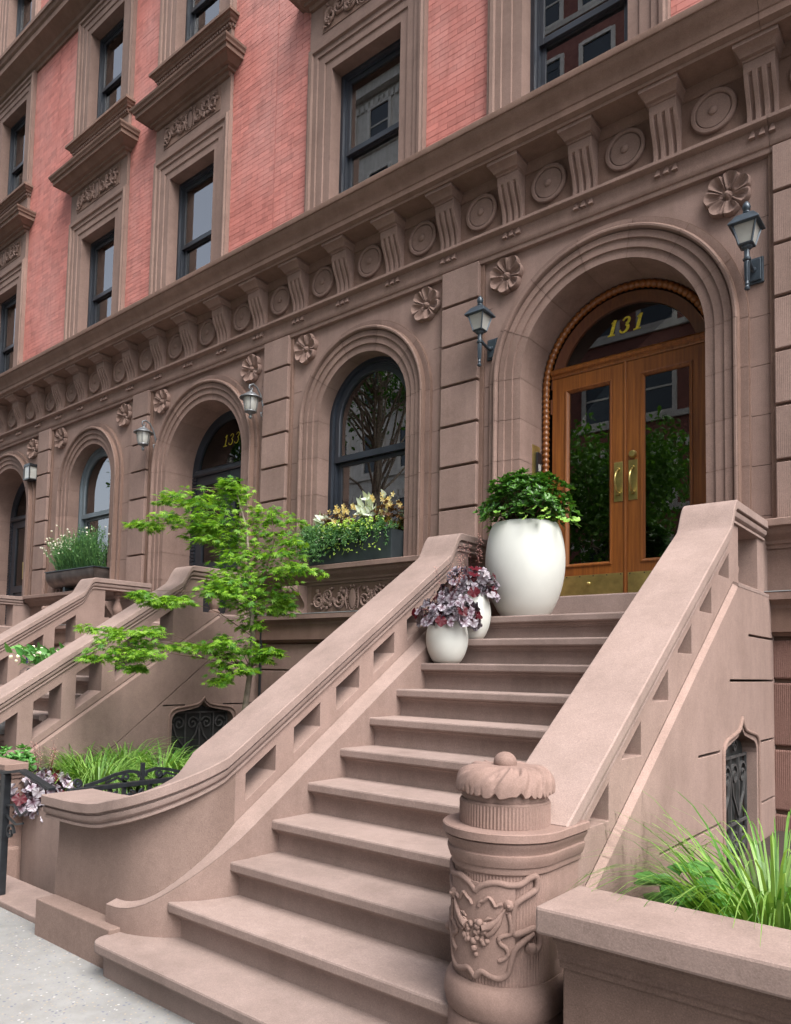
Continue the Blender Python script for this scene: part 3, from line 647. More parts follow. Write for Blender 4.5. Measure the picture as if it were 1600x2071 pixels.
def door_oak(h, cx):
    H = house[h]; yd = .40
    d = MB().loft([[(cx+(DH-.082)*math.cos(a), y, DZ+(DH-.082)*math.sin(a)) for y in (yd+.0, yd+.10)] + [(cx+(DH-.172)*math.cos(a), y, DZ+(DH-.172)*math.sin(a)) for y in (yd+.10, yd+.02)] for a in [math.pi*(1-i/40) for i in range(41)]]).obj('door_casing', M['woodd'], H, smooth=30)
    # turned rope moulding round the opening
    pts = [(cx-DH+.036, yd-.012, z) for z in [2.17 + i*.0125 for i in range(int((DZ-2.17)/.0125))]] + [(cx+(DH-.036)*math.cos(a), yd-.012, DZ+(DH-.036)*math.sin(a)) for a in [math.pi*(1-i/184) for i in range(185)]]
    pts += [(cx+DH-.036, yd-.012, DZ-(i+1)*.0125) for i in range(int((DZ-2.17)/.0125))]
    MB().tube(pts, [.036 if i % 4 in (1, 2) else .028 for i in range(len(pts))], 10).obj('rope_moulding', M['wood'], d, smooth=80)
    tr = MB().alongx([(yd+.09, 4.185), (yd-.005, 4.185), (yd-.012, 4.195), (yd-.012, 4.21), (yd-.03, 4.222), (yd-.034, 4.245), (yd-.02, 4.262), (yd+.0, 4.275), (yd+.09, 4.285)], cx-.688, cx+.688).obj('transom_bar', M['wood'], d, smooth=30)
    MB().polyex([(cx+(DH-.17)*math.cos(a), max(4.27, DZ+(DH-.17)*math.sin(a))) for a in [R_(16)+(math.pi-R_(32))*i/40 for i in range(41)]], [], XZ, yd+.045, yd+.05).obj('fanlight_pane', M['doorglass'], d)
    nb = MB()
    for ch, ox in (('1', -.115), ('3', -.005), ('1', .115)): digit(nb, ch, cx-.045+ox, 4.465, .135, XZ, yd+.040, yd+.044, 1.1)
    nb.obj('house_number', M['gold'], d, label='gold house number 131 on the fanlight')
    for s in (-1, 1):
        x0, x1 = (cx-.684, cx-.009) if s < 0 else (cx+.009, cx+.684)
        z0, z1 = 2.172, 4.182; st = .135; gx0, gx1 = (x0+st, x1-.115) if s < 0 else (x0+.125, x1-st); gz0, gz1 = 2.46, 4.055
        lf = MB().polyex([(x0, z0), (x1, z0), (x1, z1), (x0, z1)], [[(gx0, gz0), (gx1, gz0), (gx1, gz1), (gx0, gz1)]], XZ, yd, yd+.045).obj('door_leaf', M['wood'], H, bevel=.003)
        gp = lambda p, y: [(gx0-p, y, gz0-p), (gx1+p, y, gz0-p), (gx1+p, y, gz1+p), (gx0-p, y, gz1+p)]
        rings = [gp(.006, yd-.001), gp(.004, yd-.010), gp(-.006, yd-.012), gp(-.012, yd-.004), gp(-.024, yd+.010), gp(-.028, yd+.026)]
        mb = MB()
        for i in range(5):
            a, b = rings[i], rings[i+1]
            for k in range(4): kk = (k+1) % 4; mb.add([a[k], a[kk], b[kk], b[k]], [(0, 1, 2, 3)])
        mb.obj('glazing_bead', M['wood'], lf, recalc=False)
        MB().box(gx0-.004, gx1+.004, yd+.024, yd+.030, gz0-.004, gz1+.004).obj('pane', M['doorglass'], lf)
        MB().box(x0+.012, x1-.012, yd-.005, yd+.001, z0+.012, z0+.205).obj('kick_plate', M['brass'], lf, bevel=.001)
        kp = MB()
        for i in range(6):
            for zz in (z0+.022, z0+.195): kp.lathe([(.006, 0), (.006, -.003), (.0001, -.004)], (lerp(x0+.03, x1-.03, i/5), yd-.005, zz), 8, 'Y')
        kp.obj('plate_screws', M['plastic'], lf)
        if s < 0: MB().lathe([(.014, 0), (.014, -.008), (.009, -.012), (.009, -.03), (.012, -.033), (.0001, -.04)], (x0+.36, yd-.004, z0+.13), 14, 'Y').obj('door_stop_knob', M['brass'], lf, smooth=40)
        px = x1-.052 if s < 0 else x0+.057
        MB().box(px-.038, px+.038, yd-.006, yd, 2.985, 3.325).obj('handle_plate', M['brass'], lf, bevel=.002)
        mb = MB(); n = 14
        mb.tube([(px, yd-.004-.075*math.sin(math.pi*i/n)**.7, lerp(3.05, 3.26, i/n)) for i in range(n+1)], [.0095]*(n+1), 8)
        for zz in (3.05, 3.26): mb.lathe([(.018, 0), (.018, -.012), (.012, -.02), (.0001, -.02)], (px, yd-.005, zz), 12, 'Y')
        mb.obj('pull_handle', M['brass'], lf, smooth=40)
        if s > 0: MB().lathe([(.034, 0), (.034, -.012), (.028, -.030), (.024, -.034), (.0001, -.035)], (px, yd, 3.372), 20, 'Y').obj('deadbolt_lock', M['brass'], lf, smooth=40)
        if s < 0:
            for zz in (2.5, 3.93): MB().box(x0-.012, x0+.004, yd-.016, yd+.0, zz-.07, zz+.07).obj('hinge', M['woodd'], lf, bevel=.003)
    MB().box(cx-.012, cx+.012, yd-.014, yd-.0005, 2.172, 4.184).obj('astragal', M['wood'], H, bevel=.006)
    MB().box(cx-DH+.001, cx+DH-.001, .06, .52, 1.90, 2.168).obj('threshold', M['step'], H, bevel=.012)
    room(d, cx-.8, cx+.8, 1.95, 5.0, .52, 2.2)
    ic = MB().box(cx-DH-.001, cx-DH+.006, .20, .335, 3.27, 3.56).obj('intercom_plate', M['brass'], H, bevel=.001)
    MB().box(cx-DH+.006, cx-DH+.030, .245, .325, 3.31, 3.50).obj('doorbell_camera', M['plastic'], ic, bevel=.008)
    MB().box(cx-DH+.030, cx-DH+.0325, .262, .308, 3.325, 3.39).obj('doorbell_button', M['frost'], ic, bevel=.001)
def door_black(h, cx, num=True):
    H = house[h]; yd = .40
    d = MB().loft([[(cx+(DH+.003)*math.cos(a), y, DZ+(DH+.003)*math.sin(a)) for y in (yd, yd+.10)] + [(cx+(DH-.10)*math.cos(a), y, DZ+(DH-.10)*math.sin(a)) for y in (yd+.10, yd+.02)] for a in [math.pi*(1-i/36) for i in range(37)]]).obj('door_casing', M['navy'], H, smooth=30)
    for s in (-1, 1):
        mb = MB()
        for i in range(40): mb.box(cx+s*(DH-.05)-.045, cx+s*(DH-.05)+.045, yd-.004, yd+.05, 2.17+i*.048, 2.17+i*.048+.036)
        mb.box(cx+s*(DH-.05)-.05, cx+s*(DH-.05)+.05, yd+.02, yd+.09, 2.17, DZ); mb.obj('ribbed_jamb', M['navy'], d)
    MB().alongx([(yd+.09, 4.08), (yd-.02, 4.08), (yd-.035, 4.10), (yd-.035, 4.14), (yd-.01, 4.165), (yd+.09, 4.17)], cx-.68, cx+.68).obj('transom_bar', M['navy'], d)
    MB().polyex([(cx+(DH-.098)*math.cos(a), max(4.165, DZ+(DH-.098)*math.sin(a))) for a in [R_(6)+(math.pi-R_(12))*i/40 for i in range(41)]], [], XZ, yd+.045, yd+.05).obj('fanlight_pane', M['doorglass'], d)
    if num:
        nb = MB()
        for ch, ox in (('1', -.13), ('3', -.02), ('3', .10)): digit(nb, ch, cx-.03+ox, 4.43, .15, XZ, yd+.040, yd+.044, .42, .3)
        nb.obj('house_number', M['gold'], d, label='thin gold house number 133 on the fanlight')
    for s in (-1, 1):
        x0, x1 = (cx-.675, cx-.006) if s < 0 else (cx+.006, cx+.675)
        lf = MB().polyex([(x0, 2.172), (x1, 2.172), (x1, 4.078), (x0, 4.078)], [[(x0+.14, 2.9), (x1-.14, 2.9), (x1-.14, 3.95), (x0+.14, 3.95)], [(x0+.14, 2.35), (x1-.14, 2.35), (x1-.14, 2.78), (x0+.14, 2.78)]], XZ, yd+.01, yd+.055).obj('door_leaf', M['navy'], H, bevel=.004)
        MB().box(x0+.135, x1-.135, yd+.035, yd+.04, 2.895, 3.955).obj('pane', M['doorglass'], lf)
        MB().box(x0+.135, x1-.135, yd+.03, yd+.05, 2.345, 2.785).obj('lower_panel', M['navy'], lf)
        MB().tube([(cx+s*.07, yd-.04, 3.0), (cx+s*.07, yd-.045, 3.3)], .011, 8).obj('pull_handle', M['brass'], lf, smooth=40)
    MB().box(cx-DH+.001, cx+DH-.001, .06, .52, 1.90, 2.168).obj('threshold', M['step'], H, bevel=.012)
    room(d, cx-.8, cx+.8, 1.95, 5.0, .52, 2.2)
door_oak('131', -1.197); door_black('133', -6.52); door_black('135', -12.05, False)

# ================================================================== stoops
RISE, TREAD, Y0, ZL = .175, .26276, -1.01635, 1.925
SLP = .666
def zslope(y): return 1.78 + SLP*(y+2)
def zcap(y):
    if y >= -.945: return 2.575
    return lerp(2.575, zslope(y), smooth01((-.945-y)/.15))
_c = [(.151, 0), (.157, -.006), (.157, -.052), (.153, -.056), (.136, -.058), (.136, -.066), (.146, -.070), (.146, -.080), (.141, -.096), (.131, -.106), (.123, -.110), (.123, -.116), (.132, -.119), (.132, -.132), (.120, -.136)]
CAPP = [(-a, b) for a, b in _c[::-1]] + _c
def softfloor(z, f, k): return f + k*math.log1p(math.exp(min(40, (z-f)/k)))
def ogee(yc, hw, z0, zs):
    L = [(yc-hw, z0), (yc-hw, zs-.10)]
    for a in (20, 45, 70, 88): L.append((yc-hw+.11*(1-math.cos(R_(a))), zs-.10+.085*math.sin(R_(a))))
    L += [(yc-.16, zs+.004), (yc-.07, zs+.022), (yc-.025, zs+.055), (yc, zs+.095)]
    return L + [(2*yc-a, b) for a, b in L[-2::-1]]
def spiral_bar(mb, f, c, r, turns, a0, sgn, wd, d0, d1, n=26):
    pts = [(c[0]+r*(1-.85*i/n)*math.cos(a0+sgn*turns*6.283*i/n), c[1]+r*(1-.85*i/n)*math.sin(a0+sgn*turns*6.283*i/n)) for i in range(n+1)]
    ribbon(mb, pts, wd, f, d0, d1)
def stoop(h, dx, label, group='stoops', near=True):
    S = thing('stoop', label, 'stoop', (-1.11+dx, -3.64, 0), group)
    D = lambda p: (p[0]+dx, p[1], p[2])
    yk = lambda k: Y0 - k*TREAD
    # steps
    for k in range(11):
        y, z = yk(k), ZL - k*RISE; yb = .30 if k == 0 else yk(k-1)+.10
        prof = [(y+.010, z), (y+.003, z-.003), (y, z-.010), (y, z-.042), (y+.003, z-.049), (y+.009, z-.052), (y+.030, z-.0525), (y+.031, z-.062), (y+.036, z-.069), (y+.044, z-.072), (y+.045, z-.084), (y+.054, z-.0845), (y+.054, z-RISE-(.03 if k < 10 else .1)), (yb, z-RISE-(.03 if k < 10 else .1)), (yb, z)]
        xl, xr = {9: (-2.075, -.30), 10: (-2.285, -.30)}.get(k, (-1.90, -.33))
        mb = MB()
        if k < 9: mb.alongx(prof, xl+dx, xr+dx)
        else:
            rr = .07; rings = []
            for a in (0, 18, 36, 54, 72, 90):
                sx = xl + rr*(1-math.sin(R_(a))); sy = rr*(1-math.cos(R_(a)))
                rings.append([(xl+rr-rr*math.sin(R_(90-a))+dx, yy + (rr*(1-math.cos(R_(90-a))) if yy < yb-.01 else 0), zz) for yy, zz in prof])
            rings.append([(xr+dx, yy, zz) for yy, zz in prof]); mb.loft(rings)
        mb.obj('step', M['step'], S, smooth=None if k < 9 else 22)
    # ---- walls: +1 right (newel side), -1 left (curved pedestal)
    for side, xc in ((1, -.125), (-1, -2.0925)):
        wall = MB(); ylow = -3.10 if side > 0 else -3.02
        zo = 1.34 if near else 1.12
        zb = lambda y: zo + .028 + SLP*(y+2)
        yj = -.93 if near else -.60
        outer = [(ylow, zb(ylow))] + [(yj, zb(yj)), (yj+.03, 2.088), (-.02, 2.088), (-.02, 2.46)] + [(y, zcap(y)-.115) for y in (-.5, -.94, -.96, -.98, -1.0, -1.02, -1.04, -1.06, -1.08, -1.10, ylow)]
        holes = [[(-.33, 2.10), (-.33, 2.445), (-.80, 2.445), (-.80, 2.10)]]
        ya, pit, wid, ht, hb = (-1.0, .3475, .212, .195 if side > 0 else .20, .365 if side > 0 else .345) if near else (-1.16, .377, .247, .235, .56)
        for i in range(6 if near else 5):
            yu = ya - i*pit; yl = yu-wid
            if near and side > 0: holes.append([(yu, zslope(yl)-ht-.012), (yu, zslope(yu)-ht), (yl, zslope(yl)-ht), (yl, zslope(yl)-ht-.012)])
            else: holes.append([(yu, zslope(yu)-hb), (yu, zslope(yu)-ht), (yl, zslope(yl)-ht), (yl, zslope(yl)-hb)])
        YZ = lambda a, b, d: (d+dx, a, b)
        pw = wall.polyex(outer, holes, YZ, xc-.118, xc+.118).obj('balustrade', M['cheek'], S, bevel=.003)
        # turned baluster of the level return
        MB().lathe([(.062, 2.101), (.062, 2.125), (.045, 2.14), (.040, 2.15), (.058, 2.19), (.062, 2.215), (.050, 2.26), (.032, 2.31), (.027, 2.345), (.030, 2.36), (.046, 2.375), (.046, 2.388), (.034, 2.398), (.05, 2.41), (.055, 2.444)], (xc+dx, -.565, 0), 20).obj('turned_baluster', M['stone'], pw, smooth=40)
        # cap
        rings = []
        ys = [-.19, -.5, -.90, -.945] + [-.945-.0125*i for i in range(1, 13)] + [-1.3, -1.8, -2.3, -2.8, -2.98]
        for y in ys: rings.append([(xc+u+dx, y, zcap(y)+v) for u, v in CAPP])
        if side > 0:
            rings += [[(xc+u+dx, y, max(zcap(y)+v, .958)) for u, v in CAPP] for y in (-3.03, -3.08, -3.13, -3.185)]
        else:
            ccx, ccy, rad = xc-.27, -3.10, .27; z1 = zslope(-3.10); s0 = 0
            for y in (-3.05, -3.10): rings.append([(xc+u+dx, y, softfloor(zslope(y), .772, .085)+v) for u, v in CAPP])
            for i in range(1, 13):
                a = -math.pi/2*i/12; s = rad*math.pi/2*i/12; z = softfloor(z1-SLP*s*1.0, .772, .085)
                rings.append([(ccx+(rad+u)*math.cos(a)+dx, ccy+(rad+u)*math.sin(a), z+v) for u, v in CAPP])
            for i in range(1, 8):
                x = ccx - i*.10; s = rad*math.pi/2 + i*.10; z = softfloor(z1-SLP*s, .772, .085)
                rings.append([(x+dx, ccy-rad-u, z+v) for u, v in CAPP])
            xe = ccx-.715
            rings.append([(xe+dx, ccy-rad-u, .772+v) for u, v in CAPP])
        MB().loft(rings).obj('coping', M['cap'], S, smooth=22, bevel=0)
        # lower cheek
        zs_ = lambda y: zo + SLP*(y+2)
        yq, zq = (-.93, 2.062) if near else (-.60, 2.062)
        if side > 0:
            fo = .022
            yf = -3.05
            top = [(y, zs_(y)) for y in (yf, yq)] + [(yq+.03, 2.062), (-.02, 2.062)]
            outer = [(yf, -.42)] + top + [(-.02, -.42)]
            wy, wz = (-.875, 1.15) if near else (-.765, 1.075)
            hl = [ogee(wy, .355 if near else .385, .22, wz)]
            sl = lambda ya, yb, z, hh=.007: [(ya, z-hh), (yb, z-hh), (yb, z+hh), (ya+.012, z+hh)]
            if near: hl += [sl(-1.12, -.06, 1.50), sl(-1.70, -1.31, 1.112), sl(-.44, -.06, 1.112), sl(-2.26, -1.31, .725), sl(-.44, -.06, .725), sl(-.70, -.06, 1.78)]
            else: hl += [sl(-1.27, -1.0, 1.125), sl(-.53, -.06, 1.125), sl(-.30, -.06, 1.55), [(-2.10, .50), (-.62, 1.665), (-.62, 1.677), (-2.10, .512)]]
            ck = MB().polyex(outer, hl, YZ, fo-.16, fo).obj('cheek_wall', M['cheek'], S, bevel=.003)
            MB().polyex(outer, [], YZ, -.36, fo-.165).obj('inner_cheek_wall', M['stone'], S)
            MB().loft([[(fo+dx, y, zs_(y)), (-.008+dx, y, zs_(y)+.022), (-.02+dx, y, zs_(y)-.01)] for y in (-3.045, yq+.005)]).obj('sloping_ledge', M['cheek'], ck)
            MB().loft([[(-.36+dx, y, zs_(y)), (-.246+dx, y, zs_(y)+.030), (-.23+dx, y, zs_(y)-.01)] for y in (-3.045, yq+.005)]).obj('sloping_ledge', M['cheek'], ck)
            MB().loft([[(fo+dx+.002, y, 2.060), (fo+dx+.002, y, 2.078), (-.0+dx-.004, y, 2.092), (-.02+dx, y, 2.05)] for y in (yq+.005, -.10)]).obj('level_ledge', M['cap'], ck)
            # moulded window with iron grille
            mo = MB(); pts = [(fo+.002+dx, a, b) for a, b in ogee(wy, .39 if near else .42, .22, wz+.035)]; mo.tube(pts, .013, 8); mo.obj('window_moulding', M['stone'], ck, smooth=60)
            gx = fo-.075
            gr = MB().box(gx-.03+dx, gx-.012+dx, wy-.39, wy+.39, .20, 1.28).obj('grille_screen', M['screen'], ck)
            mb = MB(); f = lambda a, b, d: (d+dx, a, b)
            for yy in (wy-.35, wy-.175, wy, wy+.175, wy+.35): ribbon(mb, [(yy, .22), (yy, 1.05)], .014, f, gx, gx+.014)
            for zz in (.24, .64, 1.04): ribbon(mb, [(wy-.365, zz), (wy+.365, zz)], .016, f, gx+.001, gx+.013)
            for sy in (-1, 1):
                for zz in (.43, .83):
                    spiral_bar(mb, f, (wy+sy*.255, zz+.10), .075, 1.4, math.pi/2-sy*1.2, sy, .013, gx+.002, gx+.016)
                    spiral_bar(mb, f, (wy+sy*.085, zz+.10), .070, 1.4, math.pi/2+sy*1.2, -sy, .013, gx+.002, gx+.016)
                    ribbon(mb, [(wy+sy*.33, zz+.1), (wy+sy*.29, zz-.02), (wy+sy*.17, zz-.16)], .013, f, gx+.003, gx+.015)
                    ribbon(mb, [(wy+sy*.01, zz+.1), (wy+sy*.05, zz-.02), (wy+sy*.17, zz-.16)], .013, f, gx+.003, gx+.015)
                spiral_bar(mb, f, (wy+sy*.10, 1.10), .045, 1.3, 0 if sy > 0 else math.pi, sy, .011, gx+.002, gx+.014)
            mb.obj('iron_grille', M['grille'], ck)
        else:
            MB().polyex([(-3.02, -.42), (-3.02, zs_(-3.02)), (yq, zs_(yq)), (yq+.03, 2.062), (-.02, 2.062), (-.02, -.42)], [], YZ, -2.272, -2.02).obj('outer_cheek_wall', M['stone'], S, bevel=.003)
            ccx, ccy, rad = -2.340, -3.01, .479; rings = []
            def sect(px, py, nx, ny, z):
                return [(px+dx, py, -.42), (px+dx, py, z), (px-nx*.108+dx, py-ny*.108, z+.030), (px-nx*.15+dx, py-ny*.15, z+.03), (px-nx*.15+dx, py-ny*.15, -.42)]
            for y in (-.02, yq+.025, yq): rings.append(sect(-1.861, y, 1, 0, min(2.062, zs_(y))))
            for y in (-1.5, -2.2, -2.9, -3.01): rings.append(sect(-1.861, y, 1, 0, softfloor(zs_(y), .283, .045)))
            for i in range(1, 15):
                a = -math.pi/2*i/14; z = softfloor(zs_(-3.01)-SLP*rad*(-a), .283, .045)
                rings.append(sect(ccx+rad*math.cos(a), ccy+rad*math.sin(a), math.cos(a), math.sin(a), z))
            rings.append(sect(-2.405, ccy-rad, 0, -1, .285))
            ck = MB().loft(rings).obj('cheek_wall', M['cheek'], S, smooth=22)
            MB().loft([[(g[1][0], g[1][1], g[1][2]+.0025), (g[2][0], g[2][1], g[2][2]+.0025), (g[2][0], g[2][1], g[2][2]-.02)] for g in rings]).obj('sloping_ledge', M['cap'], ck, smooth=22)
            # curved pedestal body
            ccx, ccy, rad = xc-.27, -3.10, .27; rings = []
            def sec2(c, n_, z, o, i_):   # c centre point, n_ outward (stair side) normal
                P = lambda u, zz: (c[0]+n_[0]*u+dx, c[1]+n_[1]*u, zz)
                return [P(-.118, -.42), P(o+.022, -.42), P(o+.012, .25), P(o, .50), P(o, z-.128), P(-.118, z-.128)]
            for y in (-3.02, -3.10): rings.append(sec2((xc, y), (1, 0), softfloor(zslope(y), .772, .085), .118, 0))
            for i in range(1, 13):
                a = -math.pi/2*i/12; z = softfloor(zslope(-3.10)-SLP*rad*(-a), .772, .085)
                rings.append(sec2((ccx+rad*math.cos(a), ccy+rad*math.sin(a)), (math.cos(a), math.sin(a)), z, lerp(.118, .052, smooth01(i/12*1.3)), 0))
            for i in range(1, 8):
                z = softfloor(zslope(-3.10)-SLP*(rad*math.pi/2+i*.10), .772, .085); rings.append(sec2((ccx-i*.099, ccy-rad), (0, -1), z, .052, 0))
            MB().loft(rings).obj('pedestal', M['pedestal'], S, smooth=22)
            MB().box(-3.045+dx, -2.272+dx, -3.545, -3.33, -.05, .198).obj('plinth', M['pedestal'], S, bevel=.006)
    MB().box(-1.86+dx, -.36+dx, -.70, -.0, 1.60, 1.72).obj('landing_support', M['dark'], S)
    return S
ST = {}
ST['131'] = stoop('131', 0.0, 'wide brownstone stoop in the foreground leading up to the oak door')
ST['133'] = stoop('133', STOOPS['133'], 'second brownstone stoop with open balustrades behind the maple and grasses', near=False)
ST['135'] = stoop('135', STOOPS['135'], 'far brownstone stoop at the left edge, only its landing balustrade showing', near=False)

# ---- carved newel post at the foot of the near stoop
NX, NY = -.182, -3.25
nw = thing('newel_post', 'carved round brownstone newel post with leafy dome at the foot of the near stoop', 'newel post', (NX, NY, 0))
def dring(Rr, z, flute=0, yb=-3.02, n=96):
    L = [(NX+(Rr-(flute if i % 2 else 0))*math.cos(a), NY+(Rr-(flute if i % 2 else 0))*math.sin(a), z) for i, a in enumerate([math.pi+math.pi*i/n for i in range(n+1)])]
    return L + [(NX+Rr, yb, z), (NX-Rr, yb, z)]
fl = .0022
MB().loft([dring(.196, -.05, fl), dring(.196, .352, fl), dring(.192, .356), dring(.200, .364), dring(.203, .378), dring(.209, .400), dring(.209, .420), dring(.204, .442), dring(.198, .458), dring(.192, .464), dring(.188, .470), dring(.183, .478)]).obj('base', M['newel'], nw, smooth=40)
MB().loft([dring(.178, .470, fl), dring(.178, .850, fl)]).obj('shaft', M['newel'], nw)
MB().loft([dring(.180, .840), dring(.186, .846), dring(.188, .856), dring(.188, .866), dring(.194, .870), dring(.200, .886), dring(.204, .900), dring(.204, .908), dring(.198, .912), dring(.200, .920), dring(.206, .932), dring(.212, .942), dring(.214, .950), dring(.206, .953), dring(.218, .955), dring(.222, .958), dring(.222, .983), dring(.218, .987)]).obj('capital', M['newel'], nw, smooth=30)
MB().lathe([(.160-(fl if False else 0), .985), (.160, 1.068), (.157, 1.073), (.150, 1.075)], (NX, NY, 0), 96).obj('drum_core', M['newel'], nw, smooth=30)
mb = MB(); N = 160
mb.loft([[(NX+(.1625-(.0030 if i % 2 else 0))*math.cos(2*math.pi*i/N), NY+(.1625-(.0030 if i % 2 else 0))*math.sin(2*math.pi*i/N), z) for i in range(N)] for z in (.988, 1.064)]); mb.obj('tooled_drum', M['newel'], nw)
def leaf_dome():
    vs = []; fs = []; NT, NR = 288, 28
    for i in range(NR+1):
        t = i/NR
        for j in range(NT):
            a = 2*math.pi*j/NT
            r = .173*math.sin(t*math.pi/2)**.86; z = 1.190 - .090*t**2.8
            u = (a*5/(2*math.pi) + .55*t + .12*math.sin(a*2+1)) % 1          # five overlapping swirled leaves
            g = smooth01((t-.18)/.3)
            lift = .013*u*g - .013*max(0, (u-.93)/.07)*g
            r += lift*.7; z += lift*.9
            v = math.cos(u*2*math.pi*3.5 + 3*t); z += .0022*v*g; r += .0012*v*g
            z += .006*math.exp(-((u-.45)/.035)**2)*g - .004*math.exp(-((u-.52)/.03)**2)*g   # midrib
            for c0, t0 in ((.22, .62), (.70, .55), (.34, .80), (.80, .82)):                  # pierced eyes between the lobes
                z -= .012*math.exp(-((u-c0)/.045)**2 - ((t-t0)/.09)**2)
            edge = smooth01((t-.84)/.16)
            k = (a*34/(2*math.pi) + 1.3*math.sin(a*3)) % 1; tooth = abs(k-.5)*2
            z += edge*(.016*max(0, tooth-.45) - .010*math.sin(u*math.pi)); r -= edge*.010*max(0, tooth-.6)
            vs.append((NX+r*math.cos(a), NY+r*math.sin(a), z))
    k = len(vs)
    for j in range(NT):
        v = vs[NR*NT+j]; vs.append((NX+(v[0]-NX)*.90, NY+(v[1]-NY)*.90, v[2]-.006))
    for i in range(NR):
        for j in range(NT): jj = (j+1) % NT; fs.append((i*NT+j, i*NT+jj, (i+1)*NT+jj, (i+1)*NT+j))
    for j in range(NT): jj = (j+1) % NT; fs.append((NR*NT+j, NR*NT+jj, k+jj, k+j))
    return MB().add(vs, fs)
leaf_dome().obj('leaf_dome', M['newel'], nw, smooth=50)
MB().lathe([(.150, 1.068), (.155, 1.085), (.150, 1.105), (.02, 1.12)], (NX, NY, 0), 48).obj('dome_core', M['newel'], nw, smooth=40)
MB().ball((NX, NY, 1.198), .042, 24, 14, 1, 1, .92).obj('bud_finial', M['newel'], nw, smooth=60)
CY = lambda th, z, off: (NX+(.178+off)*math.sin(R_(th)), NY-(.178+off)*math.cos(R_(th)), z)
half = [(0, .782), (6, .800), (14, .812), (24, .818), (36, .812), (48, .816), (58, .835), (66, .838), (67, .80), (60, .785), (48, .765), (42, .745), (40, .70), (41, .655), (52, .660), (64, .668), (71, .64), (70, .605), (62, .592), (57, .603), (60, .620)]
low = [(50, .625), (42, .60), (38, .56), (35, .525), (27, .508), (17, .512), (8, .522), (0, .500)]
def fine(P, n=5):            # Catmull-Rom through the control points
    out = []
    for i in range(len(P)-1):
        p0, p1, p2, p3 = P[max(i-1, 0)], P[i], P[i+1], P[min(i+2, len(P)-1)]
        for k in range(n):
            t = k/n; out.append(tuple(.5*(2*b + (c-a)*t + (2*a-5*b+4*c-d)*t*t + (3*b-a-3*c+d)*t**3) for a, b, c, d in zip(p0, p1, p2, p3)))
    return out + [P[-1]]
cart = MB()
for s in (-1, 1):
    cart.tube([CY(s*a, z, .006) for a, z in fine(half)], .0115, 10)
    cart.tube([CY(s*a, z, .006) for a, z in fine([(63, .655)] + low)], .0115, 10)
    cart.ball(CY(s*60, .607, .014), .018, 10, 6)
cart.obj('cartouche_frame', M['newel'], nw, smooth=60)
pl = MB(); rings = []
for a in range(-62, 63, 4):
    zt = .812; zb_ = .515 if abs(a) < 36 else .60
    if abs(a) > 42: zt, zb_ = .80, .78
    rings.append([CY(a, zb_, .002), CY(a, zt, .002), CY(a, zt, .011), CY(a, zb_, .011)])
pl.loft([r for r, a in zip(rings, range(-62, 63, 4)) if abs(a) <= 42]).obj('cartouche_panel', M['newel'], nw, smooth=40)
rl = MB(); rr = random.Random(4)
for s in (-1, 1):
    rl.tube([CY(s*a, z, .011) for a, z in fine([(4, .735), (6, .748), (10, .755), (15, .768), (19, .757), (22, .742), (26, .748), (29, .752)], 4)], .0075, 6)
    rl.lathe([(.0001, 0)], (0, 0, 0), 3) if False else None
    c = CY(s*35, .748, .009); rl.ball(c, .020, 14, 8, 1, .7, 1); rl.ball(CY(s*35, .748, .024), .007, 8, 5)
    for k in range(5):
        rl.tube([CY(s*q[0], q[1], .012) for q in ((20-k*2.2, .700-k*.012), (15-k*1.5, .700-k*.016), (11-k, .690-k*.02))], [.002, .0075, .003], 6)
    rl.tube([CY(s*a, z, .011) for a, z in fine([(35, .725), (37, .70), (38, .675), (37, .655), (31, .648), (26, .637), (28, .620), (33, .610), (35, .59), (31, .573), (26, .565)], 4)], [.0095, .0075]*20+[.008], 6)
    rl.tube([CY(s*a, z, .014) for a, z in ((33, .74), (25, .70), (17, .675), (10, .665))], [.003, .010, .014, .016], 6)
    rl.tube([CY(s*a, z, .014) for a, z in ((31, .735), (26, .69), (20, .66), (14, .645))], [.003, .009, .011, .010], 6)
for k in range(26):
    a, z = rr.uniform(-14, 14), rr.uniform(.610, .690); rl.ball(CY(a, z, .012), rr.uniform(.008, .014), 9, 6)
rl.ball(CY(0, .595, .014), .012, 8, 5); rl.ball(CY(2, .575, .012), .009, 8, 5)
rl.obj('festoon_relief', M['newel'], nw, smooth=60)

# ================================================================== ground
def sheet(name, mat, x0, x1, y0, y1, z, th=.3, kind='structure'):
    return tag(MB().box(x0, x1, y0, y1, z-th, z).obj(name, M[mat]), kind=kind)
sheet('ground', 'asphalt', -250, 250, -260, 40, -.62, .2)
sheet('areaway_floor', 'step', -16, 4, -3.46, .1, -.40, .2)
slabs = sheet('sidewalk', 'concrete', -40, 40, -8.2, -3.455, -.012, .35)
ys_ = [-8.2, -6.62, -5.04, -3.455]; xs_ = [-12.3 + 1.55*i for i in range(13)]
for j in range(3):
    for i in range(12):
        MB().box(xs_[i]+.004, xs_[i+1]-.004, ys_[j]+.004, ys_[j+1]-.004, -.06, rnd.uniform(-.001, .001)).obj('paving_slab', M['concrete'], slabs, bevel=.004)
tag(MB().box(-40, 40, -8.36, -8.204, -.5, -.005).obj('kerb', M['lime_stone'], bevel=.02), kind='structure')
sheet('road', 'asphalt', -60, 60, -17.8, -8.362, -.14, .3)
sheet('far_sidewalk', 'concrete', -60, 60, -22, -17.8, 0, .3)
sl_ = tag(MB().box(-4.75, -3.075, -3.452, -3.16, -.395, .030).obj('areaway_step', M['cap'], bevel=.008), 'flat reddish stone step into the areaway beside the curved pedestal', 'step')

